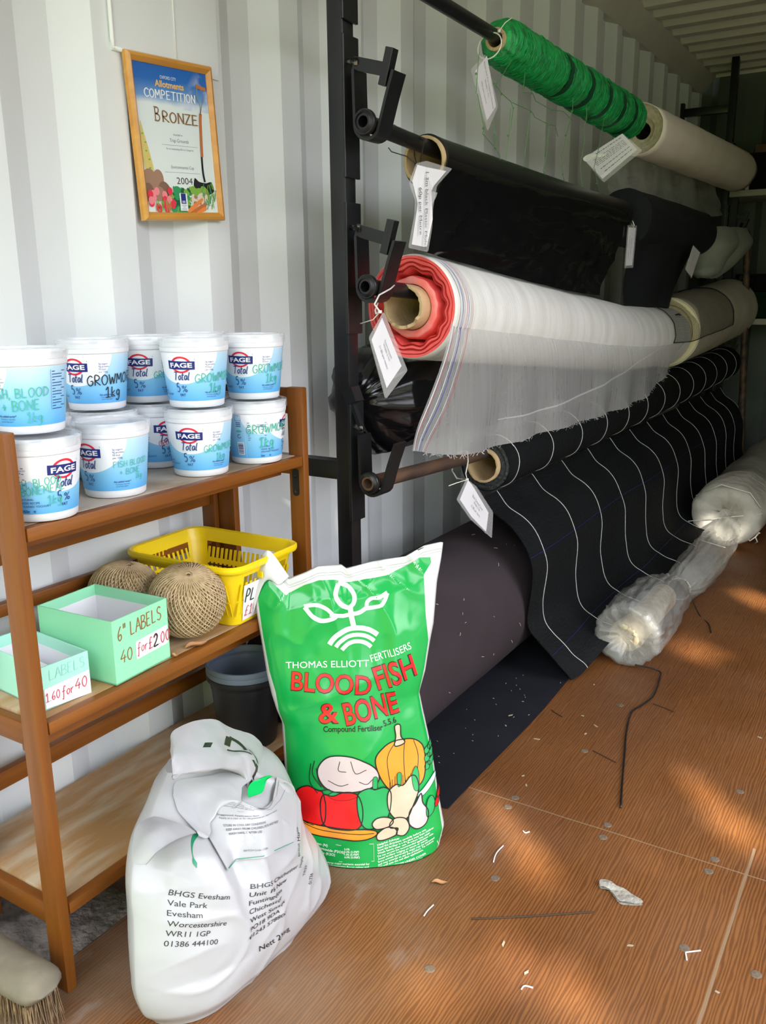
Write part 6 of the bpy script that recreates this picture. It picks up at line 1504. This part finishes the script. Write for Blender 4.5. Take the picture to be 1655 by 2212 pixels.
for t in range(1, 22): P.append(sring(C0+Vector((.012*t/21, 1.55*t/21, .01*t/21)), .152+.012*math.sin(t*.9)*.4, t+9))
P.append([C0+Vector((.012, 1.6, 0))]*seg)
mb.grid(P, closeu=True, mifn=lambda i, j: 0 if i < 9 else 1); fix(mb.build('sacking', [M_sacking, M_dull], smooth=180), sr)
mb = MB()
for rr_ in ((.35, .9, 1.7, 2.6), (.2, 3.4, 4.1, 4.8)): mb.tube([C0+Vector((.152*math.cos(w), -.052+.02*math.sin(w*3), .145*math.sin(w))) for w in rr_], .0022, 5)
mb.tube([(.795, 3.93, .06), (.815, 3.90, .05), (.835, 3.90, .07), (.845, 3.92, .085), (.850, 3.90, .09)], .0028, 5); mb.tube([(.835, 3.90, .07), (.842, 3.92, .045), (.830, 3.94, .03)], .0025, 5)
fix(mb.build('string_tie', M_zip, smooth=180), sr)
# broom
M_bhead = mat('weathered_broom_head', (.19, .165, .115), .8, col2=(.115, .098, .068), scale=12, bump=.35, bscale=30, detail=8)
M_brist = mat('coarse_bristle', (.30, .20, .11), .85, col2=(.16, .10, .055), scale=60)
br = thing('broom', 'old grey broom head with stiff brown bristles at the foot of the shelf unit', 'broom', (.19, .655, 0))
mb = MB(); P = []
for i in range(31):
    t = i/30; x = -.02+.372*t; e_ = min(1, ((1-t)*372/34)) if t > .90 else min(1, (t*11)); e_ = math.sqrt(max(0, 1-(1-e_)**2))
    P.append([Vector((x, .655+.038*(.35+.65*e_)*math.cos(w)+.002*noise.noise((x*20, w*2, 0)), .082+.024*e_*math.sin(w)*(1.05 if math.sin(w) > 0 else .8))) for w in [2*PI*k/28 for k in range(28)]])
P.insert(0, [Vector((-.022, .655, .082))]*28); P.append([Vector((.354, .655, .080))]*28)
mb.grid(P, closeu=True); fix(mb.build('broom_head', M_bhead, smooth=60), br)
mb = MB(); rnd = random.Random(6)
for k in range(900):
    x, y = rnd.uniform(.02, .338), .655+rnd.uniform(-.030, .028); a = (x-.18)*.32+rnd.uniform(-.12, .12); b = (y-.655)*.9+rnd.uniform(-.1, .1); L = rnd.uniform(.056, .068)
    mb.tube([(x, y, .068), (x+a*L*.5, y+b*L*.5, .068-L*.5), (x+a*L*1.2, y+b*L*1.25, max(.0015, .068-L))], [.0011, .0009, .0005], 3, caps=False)
o = mb.build('bristles', M_brist, smooth=180); fix(o, br); tag(o, kind='stuff')
mb = MB(); mb.tube([(.165, .655, .095), (.12, .56, .48), (.05, .42, 1.05)], .0125, 12); fix(mb.build('handle', M_bhead, smooth=180), br)
# swept-up dirt by the wall
M_dirt = mat('grey_dirt', (.16, .14, .12), .95, col2=(.36, .31, .27), scale=40, bump=.8, bscale=90, detail=8)
mb = MB(); P = []
for i in range(40):
    row = []
    for j in range(40):
        x, y = .004+.235*i/39, .60+.34*j/39; e_ = max(0, 1-((i/39)**2))*max(0, 1-(abs(j/39-.45)*2)**2)
        row.append(Vector((x, y, .001+e_*.012*(1+.6*fbm((x*20, y*20, 0), 3)))))
    P.append(row)
mb.grid(P); tag(mb.build('dirt', M_dirt, smooth=180), 'grey swept dirt gathered along the wall under the shelf unit', 'dirt', kind='stuff')
# cords, ties and scraps
def strand(name, pts, r, m, label, cat, group=None, n=30):
    mb = MB(); mb.tube(spline([(a, b, r+.0005+(q_[0] if q_ else 0)) for a, b, *q_ in pts], n), r, 6)
    return tag(mb.build(name, m, smooth=180), label, cat, group)
strand('cord', [(.745, 2.40, .03), (.798, 2.461), (.816, 2.403), (.829, 2.284), (.817, 2.21), (.806, 2.153), (.825, 2.043), (.852, 1.936), (.886, 1.802), (.913, 1.70)], .0024, M_zipb, 'long curving black cord on the floor in front of the clear-wrapped roll', 'cord', n=60)
strand('cord', [(.735, 3.05, .10), (.752, 3.04, .06), (.80, 3.00), (.845, 2.93), (.87, 2.85)], .002, M_zipb, 'thin black cord trailing from the tied middle of the clear-wrapped roll', 'cord')
strand('straw', [(.785, 1.218), (.798, 1.225), (.881, 1.283), (.968, 1.348)], .0015, mat('dark_straw', (.05, .03, .015), .7), 'thin straight dark straw in the middle of the open floor', 'straw')
M_sliver = mat('dark_wood_sliver', (.06, .028, .015), .7)
for pts, lb in (([(.615, 2.061), (.63, 2.05), (.654, 2.038)], 'dark sliver at edge of the black felt flap'), ([(.781, 1.908), (.81, 1.897), (.847, 1.882)], 'dark sliver on the brown floor left of the long cord'), ([(.841, 2.238), (.87, 2.23), (.903, 2.218)], 'faint dark sliver on the floor right of the long cord')): strand('wood_sliver', pts, .0012, M_sliver, lb, 'sliver', 'dark slivers on the floor')
for pts, lb in (([(1.142, 1.315), (1.1365, 1.331), (1.138, 1.334), (1.157, 1.350)], 'bent white plastic tie, L-shaped, by a filler plug at the right'), ([(.927, 1.111), (.929, 1.121), (.942, 1.124)], 'small hooked white tie nearest the camera on the floor'), ([(.762, 1.512), (.769, 1.508), (.775, 1.516)], 'tiny curved white tie right of the green sack'), ([(.747, 1.444), (.745, 1.42), (.747, 1.403), (.752, 1.385)], 'slim white tie lying lengthways right of the green sack'), ([(.708, 1.179), (.707, 1.195), (.709, 1.214)], 'white tie on dusty floor in front of the white sack')): strand('plastic_tie', pts, .0013, mat('white_plastic_tie', (.82, .80, .84), .4), lb, 'plastic tie', 'white ties on the floor', 16)
M_scrap = mat('torn_paper', (.44, .42, .36), .8, col2=(.28, .25, .20), scale=60, bump=.5, bscale=120)
mb = MB(); pts = [(.952, 1.438), (.966, 1.444), (.98, 1.437), (.993, 1.434), (1.012, 1.431), (1.027, 1.424), (1.040, 1.415), (1.022, 1.402), (1.003, 1.396), (.990, 1.408), (.974, 1.422), (.958, 1.420)]
blob(mb, lambda a, b, q_=0: Vector((a, b, .002+.004*(1+fbm((a*40, b*40, 0), 2)))), pts, 0, 40, 6); blob(mb, lambda a, b, q_=0: Vector((a, b, .0008)), pts, 0, 40, 2)
tag(mb.build('paper_scrap', M_scrap, smooth=180), 'torn pale paper scrap in the middle of the brown floor', 'paper scrap')
M_chip = mat('pale_chip', (.40, .32, .22), .8)
for i, (x, y) in enumerate(((.698, 2.072), (.737, 1.981), (.746, 2.035), (.678, 1.713), (.700, 1.679), (.640, 1.892), (.663, 2.272), (1.122, 2.188), (.539, 1.959), (.551, 1.90), (1.05, 1.30), (.86, 1.19), (1.20, 1.27), (.92, 1.15))):
    mb = MB(); a = i*1.3; z = .0005 if x > .6 else .010; L = .004+.002*(i % 3)
    mb.prism([(-L, -.0015), (L*.6, -.002), (L, .001), (-L*.4, .002)], 0, .0016, M=Matrix.Translation((x, y, z)) @ Matrix.Rotation(a, 4, 'Z'))
    tag(mb.build('wood_chip', M_chip), 'small pale wood chip scattered on the floor or the black felt flap', 'wood chip', 'scattered pale wood chips')
dry_leaf((.690, 1.274, .001), .030, .006, .5, 'dry curled leaf on the dusty floor right of the white sack')
dry_leaf((.470, 1.165, .001), .030, .006, .9, 'dry leaf at the bottom corner of the green sack')

# ------------------------------------------------------------------ dim far end
M_bshelf = mat('bare_grey_wood', (.40, .39, .32), .7, col2=(.32, .31, .25), scale=5, stretch=(1, 8, 8)); M_dark = mat('dark_crate_plastic', (.004, .005, .005), .8, spec=.1); M_dgreen = mat('dark_green_plastic', (.003, .014, .006), .8, spec=.1); M_brown = mat('brown_board', (.10, .045, .02), .6)
bs = thing('shelving_rack', 'two pale timber shelves on black supports across the dark far wall', 'shelving', (1.3, 5.65, 0))
for z in (1.665, .945):
    mb = MB(); mb.box((.29, 5.56, z-.034), (XW-.045, 5.95, z), bev=.002); fix(mb.build('shelf_board', M_bshelf, smooth=30), bs)
for x in (.30, 1.3, 2.26):
    mb = MB(); mb.box((x, 5.585, 0), (x+.035, 5.62, 1.631)); fix(mb.build('upright', M_black), bs)
def crate(x, y, z, sx_, sy_, sz, m, label):
    t = thing('storage_crate', label, 'crate', (x, y, z), 0, 'crates on the far shelves'); mb = MB(); w = .004
    for lo, hi in (((0, 0, 0), (sx_, sy_, w)), ((0, 0, 0), (sx_, w, sz)), ((0, sy_-w, 0), (sx_, sy_, sz)), ((0, 0, 0), (w, sy_, sz)), ((sx_-w, 0, 0), (sx_, sy_, sz))): mb.box(lo, hi)
    mb.build('crate_body', m, t); rb_ = MB()
    rb_.box((-.006, -.006, sz-.02), (sx_+.006, 0, sz)); rb_.box((-.006, sy_, sz-.02), (sx_+.006, sy_+.006, sz)); rb_.box((-.006, 0, sz-.02), (0, sy_, sz)); rb_.box((sx_, 0, sz-.02), (sx_+.006, sy_, sz))
    for k in range(5): rb_.box((sx_*(k+.5)/5-.004, -.004, .01), (sx_*(k+.5)/5+.004, 0, sz-.02))
    rb_.build('rim', m, t); return t
crate(.365, 5.60, 1.666, .42, .30, .20, M_dark, 'black crate on the upper far shelf, at the right edge of the picture')
crate(.34, 5.62, .946, .40, .28, .15, M_dgreen, 'dark green crate on the lower far shelf')
crate(.36, 5.62, 1.10, .34, .26, .10, M_dark, 'low black crate stacked on the dark green crate')
mb = MB(); mb.box((.40, 5.615, 1.868), (1.4, 5.80, 1.912), bev=.002); tag(mb.build('timber_plank', M_brown, smooth=30), 'brown plank lying across the top of the black crate', 'plank')
mb = MB(); mb.box((.372, 5.565, 1.666), (.390, 5.580, 1.80)); tag(mb.build('wooden_stake', M_bshelf), 'short pale stake standing at the end of the upper far shelf', 'stake')
ib = thing('iron_pipe', 'rusty upright pipe with an elbow top in front of the far shelves', 'pipe', (.46, 5.45, 0))
mb = MB(); mb.tube([(.375, 5.46, 1.425), (.40, 5.46, 1.43), (.42, 5.455, 1.425), (.428, 5.45, 1.405), (.44, 5.45, 1.2), (.51, 5.44, 0.0)], .019, 12); fix(mb.build('pipe', M_rust, smooth=60), ib)
mb = MB(); mb.tube([(.36, 5.46, 1.43), (.372, 5.46, 1.425), (.395, 5.44, 1.475)], .009, 8); fix(mb.build('tap_handle', M_black, smooth=60), ib)

# ------------------------------------------------------------------ the tree outside, whose leaves break up the sun
M_treeleaf = mat('tree_leaf', (.05, .14, .02), .6, col2=(.09, .20, .03), scale=3); M_bark = mat('tree_bark', (.11, .085, .06), .9, col2=(.06, .045, .03), scale=20, stretch=(1, 1, .2), bump=.5)
n_, l_, b_ = nodes(M_treeleaf); tl = n_.new('ShaderNodeBsdfTranslucent'); tl.inputs['Color'].default_value = (.45, .62, .16, 1); mx_ = n_.new('ShaderNodeMixShader'); mx_.inputs[0].default_value = .6
l_.new(b_.outputs[0], mx_.inputs[1]); l_.new(tl.outputs[0], mx_.inputs[2]); l_.new(mx_.outputs[0], n_['Material Output'].inputs['Surface'])
TC = Vector((1.9, 1.0, 1.15))+SUN_DIR*10.0; ta = SUN_DIR.cross(Vector((0, 0, 1))).normalized(); tb = ta.cross(SUN_DIR).normalized()
SPOTS = [(.905, 2.70, 0, .035), (.85, 2.63, 0, .02), (.80, 2.80, 0, .01), (.88, 3.29, 0, .02), (.965, 3.31, 0, .02), (.70, 3.87, .10, .05), (.80, 4.02, 0, .02), (.67, 3.50, 0, .01),
         (1.15, 1.80, 0, .04), (1.13, 1.70, 0, .02), (1.21, 1.67, 0, .03), (.86, 1.47, 0, .02), (1.02, 1.52, 0, .02), (.83, 1.24, 0, .03), (.95, 1.10, 0, .03), (.74, 1.5, 0, .02), (.80, 1.02, 0, .035), (1.08, 1.14, 0, .03), (1.19, 1.45, 0, .02),
         (.74, 2.42, .10, .04), (.02, 2.05, .72, .01), (.02, 2.10, .60, .01)]
tr = thing('tree', 'leafy tree standing outside the open end of the container', 'tree', (TC.x+.8, TC.y, -.16))
rnd = random.Random(21); mb = MB()
for k in range(14500):
    r = 3.0*math.sqrt(rnd.random()); w = rnd.random()*2*PI; p = TC+ta*r*math.cos(w)+tb*r*math.sin(w)+SUN_DIR*rnd.uniform(-.45, .45)
    L = rnd.uniform(.08, .13); ok = True
    for sx_, sy_, sz_, sr_ in SPOTS:
        d = p-Vector((sx_, sy_, sz_)); d = d-SUN_DIR*d.dot(SUN_DIR)
        if d.length < sr_+L*.42: ok = False; break
    if not ok: continue
    n = (SUN_DIR+Vector((rnd.uniform(-.8, .8), rnd.uniform(-.8, .8), rnd.uniform(-.8, .8)))).normalized(); a = n.orthogonal().normalized(); a = Matrix.Rotation(rnd.random()*6.3, 3, n) @ a; b = n.cross(a)
    mb.add([p-a*L, p-a*L*.3+b*L*.55, p+a*L*.5+b*L*.42, p+a*L*1.1, p+a*L*.5-b*L*.42, p-a*L*.3-b*L*.55], [(0, 1, 2, 3), (0, 3, 4, 5)])
o = mb.build('foliage', M_treeleaf); fix(o, tr); tag(o, kind='stuff')
mb = MB(); base = Vector((TC.x+.8, TC.y-.2, -.16)); mb.tube([base, base+Vector((-.05, 0, 2.4)), base+Vector((-.2, .05, 4.2)), TC+Vector((.2, 0, 1.0))], [.13, .11, .09, .03], 14); fix(mb.build('trunk', M_bark, smooth=180), tr)
for k in range(7):
    w = k*.9; e_ = TC+ta*1.5*math.cos(w)+tb*1.5*math.sin(w); mb = MB(); mb.tube([base+Vector((-.1, .02, 3.4+.1*k)), (base+Vector((-.15, 0, 4.0))+e_)/2+Vector((0, 0, .2)), e_], [.045, .028, .010], 8); fix(mb.build('branch', M_bark, smooth=180), tr)

# unseen green screen, added to block low light through the open end
hg = thing('shade_hedge', 'unseen green screen added to block low light outside the open end', 'shade_hedge', (0, -3.2, -.16)); mb = MB(); P = []
for i in range(30):
    P.append([Vector((-6+9.5*j/79, -3.0-.9*(i/29)**6*(1 if i < 29 else 1)+.18*fbm((j*.5, i*.5, 2), 3), -.16+2.9*i/29)) for j in range(80)])
mb.grid(P, flip=True); mb.grid([[Vector((p.x, p.y-.9, p.z)) for p in P[-1]], P[-1]]); fix(mb.build('shade_hedge_face', M_treeleaf, smooth=180), hg)
